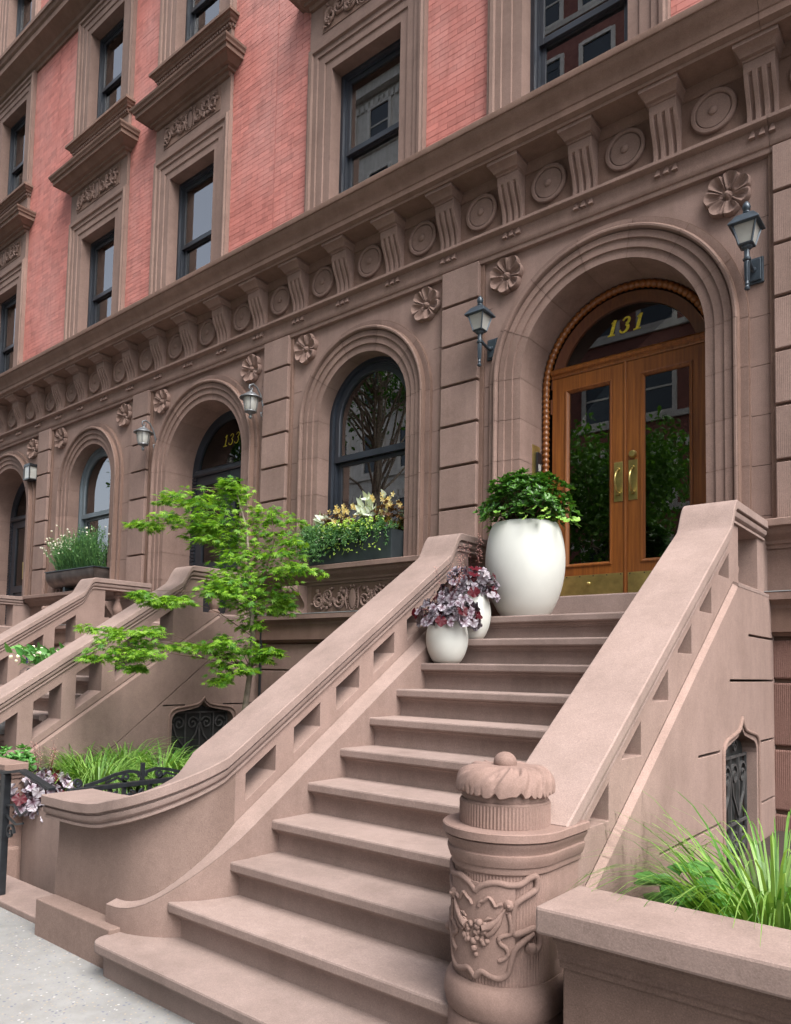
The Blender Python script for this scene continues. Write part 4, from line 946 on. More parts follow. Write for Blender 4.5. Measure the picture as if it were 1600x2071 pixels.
# ================================================================== planter walls and beds
pw = thing('planter_wall', 'low brownstone planter wall with thick coping in the right foreground', 'planter wall', (1.3, -3.35, 0))
MB().box(.125, 3.4, -3.405, -3.23, -.05, .672).obj('wall_body', M['dark_brown'], pw, bevel=.006)
MB().alongx([(-3.25, .600), (-3.412, .600), (-3.414, .603), (-3.414, .626), (-3.424, .629), (-3.424, .652), (-3.430, .658), (-3.438, .678), (-3.452, .692), (-3.460, .696), (-3.460, .712), (-3.25, .712)], .118, 3.4).obj('coping_moulding', M['dark_brown'], pw, smooth=25)
MB().box(.072, 3.4, -3.492, -3.178, .713, .798).obj('coping', M['cap'], pw, bevel=.010)
MB().box(.036, 3.4, -3.22, -.06, -.4, .50).obj('soil_bed', M['soil'], pw)
bd = thing('planter_bed', 'raised brownstone planter bed holding the maple and grasses', 'planter bed', (-4.4, -1.5, 0))
MB().box(-5.285, -3.56, -3.00, -2.86, -.42, .49).obj('front_wall', M['cap'], bd, bevel=.012)
MB().box(-3.70, -3.565, -2.855, -.07, -.42, .47).obj('side_wall', M['stone'], bd, bevel=.012)
MB().box(-5.285, -3.71, -2.855, -.06, -.42, .44).obj('soil_bed', M['soil'], bd)
pd = thing('gate_pedestal', 'small moulded brownstone pedestal at the left edge behind the black handrail', 'pedestal', (-4.2, -3.15, 0))
MB().ring3([(.0, -.40), (.0, .67), (.012, .68), (.014, .70), (.03, .71), (.032, .735), (.055, .74), (.055, .785), (.045, .79)], -4.95, -4.42, -3.12, -3.005).obj('pier', M['stone'], pd, smooth=20)
MB().box(-4.98, -4.37, -3.20, -3.03, -.4, .19).obj('plinth', M['stone'], pd, bevel=.02)

# ================================================================== ironwork
hr = thing('handrail', 'black iron handrail with square post at the left edge', 'handrail', (-3.83, -3.4, 0))
MB().box(-3.855, -3.80, -3.42, -3.375, .031, .80).obj('post', M['iron'], hr, bevel=.003)
MB().bar([(-4.3, -3.40, .795), (-3.83, -3.40, .808), (-3.60, -3.40, .845), (-3.56, -3.40, .838), (-3.235, -3.385, .768)], .016, .045).obj('rail', M['iron'], hr)
mb = MB(); f = lambda a, b, d: (a, d, b)
for c_ in ((-3.93, .70), (-3.73, .44)): spiral_bar(mb, f, c_, .055, 1.3, 0, 1, .012, -3.405, -3.39)
ribbon(mb, [(-3.80, .60), (-3.70, .62), (-3.60, .56), (-3.52, .60)], .012, f, -3.404, -3.392); ribbon(mb, [(-3.80, .54), (-3.66, .50), (-3.56, .52)], .012, f, -3.404, -3.392)
mb.obj('scrollwork', M['iron'], hr)
ar = thing('areaway_railing', 'black wrought iron scroll railing behind the curved stoop pedestal', 'railing', (-3.2, -2.9, 0))
f = lambda a, b, d: (d, a, b)
MB().box(-3.222, -3.178, -3.30, -2.22, .735, .765).obj('top_rail', M['iron'], ar, bevel=.003)
MB().box(-3.215, -3.185, -3.05, -2.22, .28, .305).obj('bottom_rail', M['iron'], ar, bevel=.003)
for i, y in enumerate((-3.03, -2.93, -2.74, -2.55, -2.36, -2.24)):
    MB().box(-3.212, -3.188, y-.012, y+.012, .306 if i != 5 else -.4, .734).obj('baluster', M['iron'], ar, bevel=.003)
mb = MB()
for y in (-2.93, -2.74, -2.55, -2.36):
    for s in (-1, 1): 
        spiral_bar(mb, f, (y+s*.048, .675), .036, 1.4, math.pi/2, -s, .013, -3.208, -3.188)
        ribbon(mb, [(y+s*.084, .675), (y+s*.07, .60), (y+s*.02, .52), (y, .42)], .013, f, -3.209, -3.191)
mb.obj('lower_scrolls', M['iron'], ar)
mb = MB(); yc = -2.80
ribbon(mb, [(yc, .766), (yc, .88)], .022, f, -3.211, -3.189)
for s in (-1, 1):
    ribbon(mb, [(yc+s*.40, .768), (yc+s*.30, .79), (yc+s*.20, .82), (yc+s*.10, .835), (yc+s*.03, .82), (yc+s*.02, .79)], .020, f, -3.208, -3.190)
    spiral_bar(mb, f, (yc+s*.12, .795), .030, 1.3, -math.pi/2, s, .012, -3.207, -3.191); spiral_bar(mb, f, (yc+s*.45, .795), .030, 1.3, -math.pi/2, -s, .012, -3.207, -3.191)
    ribbon(mb, [(yc+s*.12, .765), (yc+s*.18, .80), (yc+s*.26, .775)], .014, f, -3.207, -3.191)
mb.obj('crest', M['iron'], ar)

# ================================================================== wall lanterns
def square_lantern(x, zt, label):
    z = zt-.64; y = -.235; K = .76
    L = thing('wall_lantern', label, 'wall lantern', (x, 0, z), 'pair of square lanterns beside the oak door')
    MB().box(x-.058, x+.058, -.022, .0, z+.14, z+.33).box(x-.045, x+.045, -.035, -.0225, z+.155, z+.315).obj('wall_plate', M['lampm'], L, bevel=.006)
    mb = MB(); mb.tube([(x, -.03, z+.24), (x, -.10, z+.215), (x, -.17, z+.23), (x, y, z+.25)], [.016, .014, .014, .016], 10); mb.ball((x, -.07, z+.22), .02, 10, 6); mb.obj('arm', M['lampm'], L, smooth=50)
    n = 12; prof = [(.006, z), (.016, z+.006), (.02, z+.018), (.012, z+.03), (.011, z+.036), (.016, z+.045), (.011, z+.055)]
    MB().lathe(prof + [(.013, z+.12), (.018, z+.205), (.017, z+.21), (.026, z+.215), (.028, z+.225), (.020, z+.235), (.018, z+.24), (.018, z+.288), (.026, z+.294), (.036, z+.302), (.038, z+.312)], (x, y, 0), 16).obj('fluted_stem', M['lampm'], L, smooth=40)
    fl_ = MB()
    for i in range(8):
        a = i*math.pi/4; fl_.tube([(x+.0135*math.cos(a), y+.0135*math.sin(a), z+.07), (x+.0175*math.cos(a), y+.0175*math.sin(a), z+.20)], .0032, 5)
    fl_.obj('stem_flutes', M['lampm'], L)
    q = lambda h_, zz: [(x-h_, y-h_, zz), (x+h_, y-h_, zz), (x+h_, y+h_, zz), (x-h_, y+h_, zz)]
    b0, b1, zb, zt_ = .042, .076, z+.322, z+.458
    MB().loft([q(.038, z+.312), q(.046, z+.316), q(.046, z+.328), q(.038, z+.33)]).obj('lantern_base', M['lampm'], L)
    fm = MB(); A, B = q(b0, zb), q(b1, zt_)
    for i in range(4): fm.tube([A[i], B[i]], .0075, 4)
    for i in range(4):
        j = (i+1) % 4; fm.tube([B[i], B[j]], .008, 4); fm.tube([A[i], A[j]], .008, 4)
    fm.obj('lantern_frame', M['lampm'], L)
    for i in range(4):
        j = (i+1) % 4; c0 = Vector((x, y, zb)); c1 = Vector((x, y, zt_)); e = .94
        MB().add([c0.lerp(Vector(A[i]), e), c0.lerp(Vector(A[j]), e), c1.lerp(Vector(B[j]), e), c1.lerp(Vector(B[i]), e)], [(0, 1, 2, 3)]).obj('pane', M['frost'], L, recalc=False)
    MB().loft([q(.098, zt_-.006), q(.102, zt_+.0), q(.098, zt_+.010), q(.062, zt_+.062), q(.052, zt_+.072), q(.026, zt_+.080), q(.010, zt_+.090)]).obj('roof', M['lampm'], L, bevel=.003)
    MB().lathe([(.012, zt_+.085), (.026, zt_+.096), (.026, zt_+.104), (.016, zt_+.110), (.026, zt_+.122), (.029, zt_+.138), (.022, zt_+.162), (.008, zt_+.18), (.0001, zt_+.183)], (x, y, 0), 14).obj('acorn_finial', M['lampm'], L, smooth=40)
square_lantern(-2.262, 4.832, 'blue black square lantern left of the oak door, beside the pilaster')
square_lantern(-.075, 4.832, 'blue black square lantern right of the oak door, below a rosette')
def round_lantern(x, zt, label):
    z = zt-.47; y = -.24
    L = thing('wall_lantern', label, 'wall lantern', (x, 0, z), 'pair of round scrolled lanterns at the 133 door')
    MB().box(x-.05, x+.05, -.03, 0, z+.06, z+.24).obj('wall_plate', M['lampm'], L, bevel=.008)
    pts = [(x, -.03, z+.12), (x, -.06, z+.22), (x, -.10, z+.33), (x, -.155, z+.405), (x, -.215, z+.425), (x, -.262, z+.40), (x, -.268, z+.365), (x, -.24, z+.345), (x, -.222, z+.365), (x, -.235, z+.385)]
    mb = MB(); mb.tube(pts, [.012, .012, .011, .011, .011, .011, .010, .009, .008, .006], 8); mb.tube([(x, -.03, z+.10), (x, -.08, z+.09), (x, -.09, z+.13), (x, -.06, z+.14)], .008, 6); mb.obj('scroll_arm', M['lampg'], L, smooth=50)
    MB().lathe([(.0001, z+.345), (.018, z+.34), (.022, z+.325), (.05, z+.312), (.085, z+.285), (.105, z+.265), (.128, z+.258), (.13, z+.25), (.10, z+.248)], (x, y, 0), 28).obj('hood', M['lampg'], L, smooth=40)
    MB().lathe([(.088, z+.25), (.085, z+.20), (.075, z+.13), (.062, z+.10)], (x, y, 0), 24).obj('glass_shade', M['frost'], L, smooth=60)
    c = MB()
    for i in range(6):
        a = i*math.pi/3+.3; c.tube([(x+.09*math.cos(a), y+.09*math.sin(a), z+.25), (x+.087*math.cos(a), y+.087*math.sin(a), z+.2), (x+.077*math.cos(a), y+.077*math.sin(a), z+.13), (x+.062*math.cos(a), y+.062*math.sin(a), z+.095)], .005, 5)
    c.obj('cage', M['lampg'], L)
    MB().lathe([(.066, z+.104), (.07, z+.094), (.05, z+.085), (.02, z+.07), (.012, z+.055), (.02, z+.045), (.02, z+.03), (.008, z+.015), (.0001, z+.01)], (x, y, 0), 20).obj('base_finial', M['lampg'], L, smooth=40)
round_lantern(-5.335, 4.80, 'grey round lantern on scroll arm between the arched window and door 133')
round_lantern(-7.505, 4.81, 'grey round lantern on scroll arm left of door 133')
L = thing('wall_lantern', 'small black box lantern by the far left doorway', 'wall lantern', (-11.0, 0, 4.5))
MB().box(-11.07, -10.93, -.03, 0, 4.52, 4.74).obj('wall_plate', M['iron'], L)
MB().box(-11.10, -10.90, -.17, -.031, 4.72, 4.76).box(-11.10, -10.90, -.17, -.031, 4.50, 4.52).box(-11.1, -11.085, -.17, -.155, 4.52, 4.72).box(-10.915, -10.90, -.17, -.155, 4.52, 4.72).obj('frame', M['iron'], L)
MB().box(-11.08, -10.92, -.16, -.04, 4.521, 4.719).obj('pane', M['frost'], L)

# ================================================================== plants: leaf shapes
def star_leaf():
    vs = [(0, 0, 0)]; fs = []
    for a, l in ((-112, .42), (-72, .72), (-36, .95), (0, 1.08), (36, .95), (72, .72), (112, .42)):
        d = Vector((math.sin(R_(a)), math.cos(R_(a)), 0)); p = Vector((d.y, -d.x, 0)); k = len(vs)
        vs += [tuple(d*l*.45 + p*l*.13), tuple(d*l - Vector((0, 0, .10*l))), tuple(d*l*.45 - p*l*.13)]; fs.append((0, k, k+1, k+2))
    return vs, fs
def oval_leaf(w=.28, fold=.10, droop=.15):
    return [(0, 0, 0), (w*.75, .28, fold), (w, .55, fold*.8-droop*.3), (w*.6, .82, -droop*.6), (0, 1, -droop), (-w*.6, .82, -droop*.6), (-w, .55, fold*.8-droop*.3), (-w*.75, .28, fold), (0, .5, -.02)], [(0, 1, 2, 8), (8, 2, 3, 4), (8, 4, 5, 6), (0, 8, 6, 7)]
def lobed_leaf(n=5, cup=.12, ruf=.06, sd=0):
    r_ = random.Random(sd); vs = [(0, .12, 0)]; fs = []; N = n*4
    for i in range(N+1):
        a = R_(-160 + 320*i/N); lob = .66 + .34*abs(math.cos(a*n/2*.92))**.8
        r = .56*lob*(1 if abs(a) < 2.3 else .8); z = cup*(r/.56)**2 + ruf*math.sin(i*1.9+sd) - .10*max(0, math.cos(a))
        vs.append((r*math.sin(a), .12+r*math.cos(a), z))
    M_ = len(vs)
    for i in range(1, N+1):
        p = vs[i]; q = vs[i+1]
        fs.append((0, i, i+1))
    return vs, fs
STAR, OVAL, THIN, SLIM = star_leaf(), oval_leaf(), oval_leaf(.13, .05, .25), oval_leaf(.21, .06, .10)
LOBE = [lobed_leaf(5, .10, .05, k) for k in range(3)]
def put(mb, shape, pos, dirv, nrm, s):
    y = Vector(dirv).normalized(); z = Vector(nrm); z = (z - y*z.dot(y)); z = z.normalized() if z.length > 1e-4 else Vector((0, 0, 1)); x = y.cross(z)
    mb.add([Vector(pos) + (x*v[0] + y*v[1] + z*v[2])*s for v in shape[0]], shape[1])
def rdir(r, up=.0):
    while True:
        v = Vector((r.uniform(-1, 1), r.uniform(-1, 1), r.uniform(-1, 1)))
        if .05 < v.length < 1: v.normalize(); v.z += up; return v.normalized()
def branch(mb, a, b, r0, r1, r, sag=.06, n=6, wob=.03):
    a, b = Vector(a), Vector(b); d = (b-a).length; pts = []
    for i in range(n+1):
        t = i/n; p = a.lerp(b, t); p.z += sag*math.sin(math.pi*t); 
        if 0 < i < n: p += Vector((r.uniform(-1, 1), r.uniform(-1, 1), r.uniform(-1, 1)))*wob*d*.4
        pts.append(p)
    mb.tube(pts, [lerp(r0, r1, i/n) for i in range(n+1)], 6); return pts
# ---- Japanese maple
SPR = [(-4.456,-1.15,3.174,.207,.138),(-4.477,-1.15,3.297,.124,.069),(-4.623,-1.45,3.114,.234,.107),(-4.95,-1.5,3.172,.126,.061),(-4.86,-1.55,2.922,.297,.069),(-4.602,-1.4,2.885,.267,.107),(-4.493,-1.2,2.954,.245,.137),(-5.152,-1.6,2.888,.122,.031),(-4.086,-1.0,2.965,.2,.086),(-3.94,-1.0,2.739,.21,.093),(-4.539,-1.3,2.753,.218,.107),(-4.276,-1.1,2.734,.24,.144),(-4.278,-1.15,2.539,.285,.133),(-3.965,-1.0,2.533,.28,.117),(-3.526,-1.1,2.398,.198,.053),(-3.978,-1.1,2.316,.276,.138),(-4.169,-1.4,2.318,.229,.101),(-4.176,-1.5,2.219,.181,.068),(-4.048,-1.15,2.133,.221,.129),(-3.948,-1.0,2.141,.139,.129),(-4.021,-1.4,2.133,.18,.081),(-4.591,-2.0,2.172,.101,.046),(-4.472,-2.0,2.101,.09,.036),(-4.257,-1.8,2.096,.134,.045),(-4.442,-1.8,2.139,.091,.036),(-4.871,-2.15,1.853,.131,.056),(-4.587,-2.15,1.775,.225,.072),(-4.687,-2.2,1.647,.227,.073),(-4.424,-2.15,1.628,.198,.097),(-4.446,-2.2,1.523,.097,.044),(-4.337,-2.05,1.818,.132,.061),(-4.918,-2.25,1.603,.093,.028),(-4.132,-1.35,1.741,.228,.1),(-4.217,-1.5,1.691,.204,.082),(-4.445,-1.6,1.733,.129,.046),(-4.036,-1.2,1.679,.205,.082),(-4.065,-1.45,1.54,.157,.098),(-4.098,-1.5,1.43,.098,.054),(-3.803,-1.2,1.7,.08,.027),(-3.898,-1.2,1.612,.081,.045),(-4.118,-1.2,1.95,.138,.065)]
mt = thing('maple_tree', 'slender Japanese maple with bright green layered leaves between the stoops', 'tree', (-4.2, -1.2, .44))
r = random.Random(11); tk = MB()
stem = [Vector(p) for p in ((-4.25, -1.2, .40), (-4.17, -1.2, .95), (-4.11, -1.2, 1.15), (-4.05, -1.2, 1.5), (-4.03, -1.2, 1.8), (-4.07, -1.2, 2.1), (-4.14, -1.18, 2.45), (-4.22, -1.15, 2.8), (-4.40, -1.15, 3.2))]
tk.tube(stem, [.034, .030, .027, .025, .022, .018, .014, .010, .005], 10); tk.obj('trunk', M['bark'], mt, smooth=60)
br = MB(); lf = MB()
br.tube([(-4.07, -1.2, 2.1), (-3.98, -1.12, 2.4), (-3.95, -1.05, 2.7), (-4.06, -1.0, 2.97)], [.012, .010, .007, .004], 6)
br.tube([(-4.05, -1.2, 1.42), (-4.16, -1.3, 1.58), (-4.3, -1.42, 1.62)], [.012, .009, .006], 6)
SPR2 = [(c[0]+r.uniform(-1, 1)*c[3]*1.15, c[1]+r.uniform(-1, 1)*c[3], c[2]+r.uniform(-.6, .5)*c[4], c[3]*.5, c[4]*.5) for c in SPR for k in range(2)]
for c in SPR + SPR2:
    C = Vector(c[:3]); near = min(stem[2:], key=lambda p: (p-C).length + .9*max(0, p.z-C.z+.1))
    br_p = branch(br, near, C, .0045, .0018, r, .05) if c in SPR and c[3] > .1 else None
    n = int(20 + 1500*c[3]*max(c[4], .05)*2.6)
    for k in range(n):
        a = r.uniform(0, 6.283); q = math.sqrt(r.random()); jag = 1 + .25*math.sin(a*5+c[0]*9)
        lay = r.choice((-.65, -.1, .45, .8)) if c[4] > .06 else 0
        P = C + Vector((1.12*c[3]*q*math.cos(a)*jag, c[3]*1.0*q*math.sin(a)*jag, c[4]*(lay + r.uniform(-.25, .25))*(1-.35*q*q) - .05*q*q))
        out = Vector((math.cos(a), math.sin(a), -.30 + r.uniform(-.35, .3))); nv = Vector((r.uniform(-.55, .55), r.uniform(-.75, .35), 1))
        put(lf, STAR, P, out + rdir(r)*.5, nv, r.uniform(.040, .062))
br.obj('branches', M['twig'], mt, smooth=60); lf.obj('crown', M['maple'], mt, recalc=False, kind='stuff')
# ---- grasses
def grass_clump(name, label, c, n, L, spread, wd, mat='grass', seed=1, group=None, lean=(0, 0), flop=1.0):
    t = thing(name, label, 'ornamental grass', c, group); mb = MB(); r = random.Random(seed)
    for i in range(n):
        a = r.uniform(0, 6.283); el = r.uniform(.3, 1.0); l = L*r.uniform(.55, 1.12); b = Vector(c) + Vector((math.cos(a), math.sin(a), 0))*spread*r.random()**.5
        h = Vector((math.cos(a)+lean[0], math.sin(a)+lean[1], 0)); pts = []; N = 7; v = Vector((h.x*.35*el, h.y*.35*el, 1)).normalized(); p = b.copy()
        for k in range(N+1):
            pts.append(p.copy()); p = p + v*l/N; v = (v + Vector((h.x*.16, h.y*.16, -.30*flop*el*(k+1)/N*2.0))).normalized()
        side = Vector((-math.sin(a+r.uniform(-.6, .6)), math.cos(a), .15)).normalized(); w0 = wd*r.uniform(.7, 1.2)
        vs = []; fs = []
        for k, q in enumerate(pts):
            w_ = w0*(.55 + .45*math.sin(math.pi*min(1, k/N*1.4+.15)))*(1-(k/N)**4*.97); vs += [q+side*w_/2, q-side*w_/2]
        for k in range(N): fs.append((2*k, 2*k+1, 2*k+3, 2*k+2))
        mb.add(vs, fs)
    tag(mb.obj('blades', M[mat], t, recalc=False), kind='stuff'); return t
G = 'arching green grasses in the planter bed'
grass_clump('grass_clump', 'arching green grass clump nearest the curved stoop pedestal', (-4.42, -2.42, .44), 360, .60, .18, .0175, seed=2, group=G, flop=2.1)
grass_clump('grass_clump', 'arching green grass clump in front of the iron basement grille', (-4.50, -1.78, .44), 360, .62, .19, .0175, seed=3, group=G, flop=2.1)
grass_clump('grass_clump', 'arching green grass clump behind the purple heuchera', (-4.92, -2.28, .44), 320, .60, .18, .0175, seed=4, group=G, flop=2.1)
grass_clump('grass_clump', 'upright green grass clump against the side of the second stoop', (-4.98, -1.85, .44), 320, .62, .17, .0175, seed=5, group=G, flop=1.9)
grass_clump('tall_grass_clump', 'tall pale green grass with long arching blades in the right planter', (.56, -2.62, .50), 430, .74, .24, .0145, seed=6, lean=(-.10, -.05), flop=1.25)
t = thing('leafy_plant', 'broad leaved green plant beside the tall grass in the right planter', 'plant', (.30, -2.62, .5)); mb = MB(); r = random.Random(5)
for i in range(26):
    a = r.uniform(0, 6.28); put(mb, oval_leaf(.33, .08, .25), Vector((.27, -2.70, .60+r.uniform(0, .17))) + Vector((math.cos(a), math.sin(a), 0))*.05, (math.cos(a), math.sin(a), r.uniform(.0, .7)), (0, -.3, 1), r.uniform(.09, .15))
mb.obj('leaves', M['cal'], t, recalc=False)
# ---- heuchera (each leaf its own part)
lobe_me = {}
def heuchera(label, c, R0, n, size, seed, stalks=6, low=.0, red=.14):
    t = thing('heuchera_plant', label, 'plant', c); r = random.Random(seed); st = MB()
    for k in range(3):
        for m_ in ('heuch', 'heuch_r'):
            if (k, m_) not in lobe_me: lobe_me[(k, m_)] = MB().add(*LOBE[k]).mesh('leaf', M[m_], smooth=70, recalc=False)
    for i in range(n):
        a = r.uniform(0, 6.283); e = math.asin(r.uniform(-.25, .98)); q = R0*(.28 + .78*r.random()**.6)
        P = Vector(c) + Vector((q*math.cos(a)*math.cos(e), q*math.sin(a)*math.cos(e), low + q*.85*math.sin(e)))
        out = (Vector((math.cos(a)*.5, math.sin(a)*.5, -.75)) + rdir(r)*.7).normalized(); nv = (Vector((math.cos(a)*math.cos(e), math.sin(a)*math.cos(e), math.sin(e)*.9+.12)) + rdir(r)*.50).normalized()
        y = out; z = (nv - y*nv.dot(y)).normalized(); x = y.cross(z); s = size*r.uniform(.75, 1.25)
        mt_ = Matrix((x, y, z)).transposed().to_4x4(); is_red = r.random() < red
        o = inst('leaf', lobe_me[(r.randrange(3), 'heuch_r' if is_red else 'heuch')], t, P, rot=mt_.to_euler(), scale=(s, s, s))
        st.tube([Vector(c)-Vector((0, 0, .02)), Vector(c).lerp(P, .5)+Vector((0, 0, .03)), P], .0022, 4)
    st.obj('leaf_stalks', M['heuch_r'], t, recalc=False)
    fm = MB(); fb = MB()
    for i in range(stalks):
        a = r.uniform(0, 6.283); T = Vector(c) + Vector((.10*math.cos(a), .08*math.sin(a), R0*.85+r.uniform(.10, .24)))
        fm.tube([c, Vector(c).lerp(T, .6)+Vector((.01, 0, 0)), T], [.002, .0015, .001], 4)
        for k in range(16):
            tt = r.uniform(.72, 1.0); p = Vector(c).lerp(T, tt) + rdir(r)*.022; fb.ball(p, .0035, 5, 3)
    if stalks: fm.obj('flower_stalks', M['heuch_r'], t); fb.obj('florets', M['pink'], t, kind='stuff')
    return t
def pot(label, c, prof, group=None, name='planter', mat='white'):
    t = thing(name, label, 'planter', c, group)
    MB().lathe(prof, c, 48).obj('vessel', M[mat], t, smooth=50)
    rt, zt = prof[-4][0] if False else max(p[0] for p in prof[-5:-3]), prof[-4][1]
    MB().lathe([(.0001, 0), (prof[-1][0]*1.0+.006, 0)], (c[0], c[1], c[2]+prof[-1][1]+.012), 32).obj('soil', M['soil'], t); return t
def barrel(h, rb, rm, rt, wall=.02, n=14):
    out = []
    for i in range(n+1):
        tt = i/n; q = lerp(rb, rt, tt) + (rm-(rb+rt)/2)*math.sin(math.pi*tt**.92)**.75 if 0 < tt < 1 else (rb if tt == 0 else rt)
        out.append((q, h*tt))
    return [(rb*.8, 0)] + out + [(rt-.004, h+.005), (rt-wall*.6, h+.006), (rt-wall, h), (rt-wall, h-.06)]
BIG = (-1.525, -.715, 1.925); P1 = (-1.742, -1.405, 1.575); P2 = (-1.735, -1.125, 1.75)
pot('large white barrel planter beside the oak door', BIG, barrel(.700, .160, .293, .244, .028))
pot('small white egg shaped pot on the third step from the top', P1, barrel(.318, .080, .146, .104))
pot('small white egg shaped pot half hidden behind the front pot', P2, barrel(.345, .080, .146, .104))
heuchera('silver purple heuchera in the front small white pot', (P1[0], P1[1], P1[2]+.31), .215, 190, .072, 21, 6, .0)
heuchera('silver purple heuchera in the rear small white pot', (P2[0], P2[1], P2[2]+.335), .20, 150, .072, 22, 7, .02)
heuchera('low silver purple heuchera spilling over the planter bed by the handrail', (-4.40, -2.88, .50), .29, 220, .078, 23, 9, -.02, .10)
# ---- shrub in the large planter
def shrub(label, c, rx, rz, n, size, mat, seed, name='shrub', cat='shrub', sq=4):
    t = thing(name, label, cat, c); r = random.Random(seed); mb = MB(); tw = MB()
    for i in range(n):
        a = r.uniform(0, 6.283); hh = r.random()**.8; e = hh*1.35
        q = rx*(1-(hh*.90)**2.6)**.5*r.random()**.30*(1+.14*math.sin(a*5+seed)+.10*math.sin(hh*9+a*3))
        P = Vector(c) + Vector((q*math.cos(a), q*math.sin(a), rz*hh*(1+.10*math.sin(a*3+seed)) + .01))
        d = Vector((math.cos(a)*math.cos(e)*.8, math.sin(a)*math.cos(e)*.8, .55+.6*hh)).normalized()
        if i % 5 == 0: tw.tube([Vector(c), Vector(c).lerp(P, .5)+rdir(r)*.02, P], [.006, .004, .002], 5)
        for k in range(7):
            b = 2*math.pi*k/7 + r.random(); u = d.cross(Vector((0, 0, 1)) if abs(d.z) < .9 else Vector((1, 0, 0))).normalized(); v = d.cross(u)
            o = (u*math.cos(b) + v*math.sin(b))*.9 + d*r.uniform(.25, .9)
            put(mb, SLIM, P, o, d, size*r.uniform(.7, 1.2))
    tw.obj('twigs', M['twig'], t); mb.obj('foliage', M[mat], t, recalc=False, kind='stuff'); return t
s_ = shrub('glossy dark green shrub filling the large white planter', (BIG[0], BIG[1], BIG[2]+.70), .325, .345, 640, .050, 'shrub', 31)
r = random.Random(8); mb = MB()
for i in range(46):
    a = r.choice((r.uniform(2.6, 4.0), r.uniform(-1.2, .4), r.uniform(0, 6.28))); q = r.uniform(.20, .40); P = Vector((BIG[0]+q*math.cos(a), BIG[1]+q*math.sin(a), BIG[2]+.70+.08*r.random()+ (.03 if q < .3 else 0) - .12*(q-.2)))
    put(mb, LOBE[i % 3], P, (math.cos(a), math.sin(a), -.4), (r.uniform(-.5, .5), -.6, .8), r.uniform(.035, .06))
iv = thing('ivy', 'pale green ivy trailing over the rim of the large white planter', 'plant', (BIG[0], BIG[1], BIG[2]+.70)); mb.obj('leaves', M['ivy'], iv, recalc=False)
shrub('bright green shrub at the left edge behind the pedestal', (-4.98, -2.82, .46), .20, .34, 130, .05, 'cal', 33)
# ---- window box of the near arched window
wb = thing('window_box', 'dark zinc window box on the sill of the near arched window', 'window box', (-3.8, -.05, 2.594))
MB().loft([[(-4.37, -.185, 2.594), (-3.27, -.185, 2.594), (-3.27, .12, 2.594), (-4.37, .12, 2.594)], [(-4.385, -.195, 2.86), (-3.255, -.195, 2.86), (-3.255, .12, 2.86), (-4.385, .12, 2.86)], [(-4.39, -.20, 2.875), (-3.25, -.20, 2.875), (-3.25, .12, 2.875), (-4.39, .12, 2.875)]]).obj('box', M['zinc'], wb, bevel=.003)
wp = thing('window_box_flowers', 'window box planting of trailing ferns, yellow flowers and white leaves', 'flowers', (-3.8, -.05, 2.87))
r = random.Random(9); A, B, C_, D_, E_, F_ = MB(), MB(), MB(), MB(), MB(), MB()
for i in range(330):       # feathery trailing ferns
    x = r.choice((r.gauss(-4.30, .08), r.gauss(-4.30, .06), r.gauss(-3.62, .10), r.uniform(-4.4, -3.28), r.gauss(-4.0, .05))); x = min(-3.27, max(-4.43, x)); l = r.uniform(.10, .34) * (1.55 if x < -4.1 else .9); p = Vector((x, r.uniform(-.20, .02), 2.90+r.uniform(-.02, .09))); v = Vector((r.uniform(-.5, .4), -.8, .35))
    for k in range(9):
        for q in range(4): put(A, THIN, p, rdir(r)+v*.3, rdir(r), .035)
        p = p + v.normalized()*l/9; v = v + Vector((0, .12, -.40))
for i in range(420):       # lime creeper
    x = r.choice((r.gauss(-3.85, .14), r.uniform(-4.38, -3.35))); dn = r.choice((0, 0, r.uniform(0, .24))); put(B, OVAL, (x+r.uniform(-.03, .03), -.20-.03*r.random(), 2.95-dn+r.uniform(-.05, .06)), rdir(r)+Vector((0, -.6, -.2)), (0, -.7, .7), r.uniform(.025, .042))
for i in range(190):       # bronze begonia leaves
    x = r.uniform(-4.32, -3.27); put(C_, LOBE[i % 3], (x, r.uniform(-.16, .05), 2.99+r.uniform(-.03, .12)+.05*math.sin(x*7)), rdir(r)+Vector((0, -.4, 0)), (r.uniform(-.5, .5), -.4, 1), r.uniform(.04, .065))
for i in range(46):        # yellow flowers
    x = r.choice((r.gauss(-4.05, .10), r.gauss(-3.80, .10), r.gauss(-3.42, .08))); x = min(-3.27, max(-4.33, x)); c0 = Vector((x, r.uniform(-.16, .0), 3.06+r.uniform(-.04, .13)+(.06 if x > -3.6 else 0)))
    for k in range(5):
        a = k*1.2566; put(D_, OVAL, c0, (math.cos(a), -.5, math.sin(a)), (0, -1, .3), .034)
def cal_leaf(mb, base, tip, s, r):
    b = Vector(base); tpt = Vector(tip); mb.tube([b, tpt], .0025, 4); put(mb, ([(0, -.25, 0), (.30, -.15, .05), (.36, .2, .02), (.16, .7, -.08), (0, 1, -.15), (-.16, .7, -.08), (-.36, .2, .02), (-.30, -.15, .05), (0, .2, -.03)], [(0, 1, 2, 8), (8, 2, 3, 4), (8, 4, 5, 6), (0, 8, 6, 7)]), tpt, (r.uniform(-.5, .5), -.5, r.uniform(-.2, .8)), (r.uniform(-.3, .3), -1, .5), s)
for i in range(44): cal_leaf(E_, (-3.62, -.05, 2.9), (r.gauss(-3.62, .075), r.uniform(-.16, -.02), 3.13+r.uniform(-.07, .12)), r.uniform(.06, .09), r)
for i in range(14): cal_leaf(E_, (-4.28, -.05, 2.9), (r.gauss(-4.27, .04), r.uniform(-.15, -.02), 3.0+r.uniform(-.04, .11)), r.uniform(.08, .11), r)
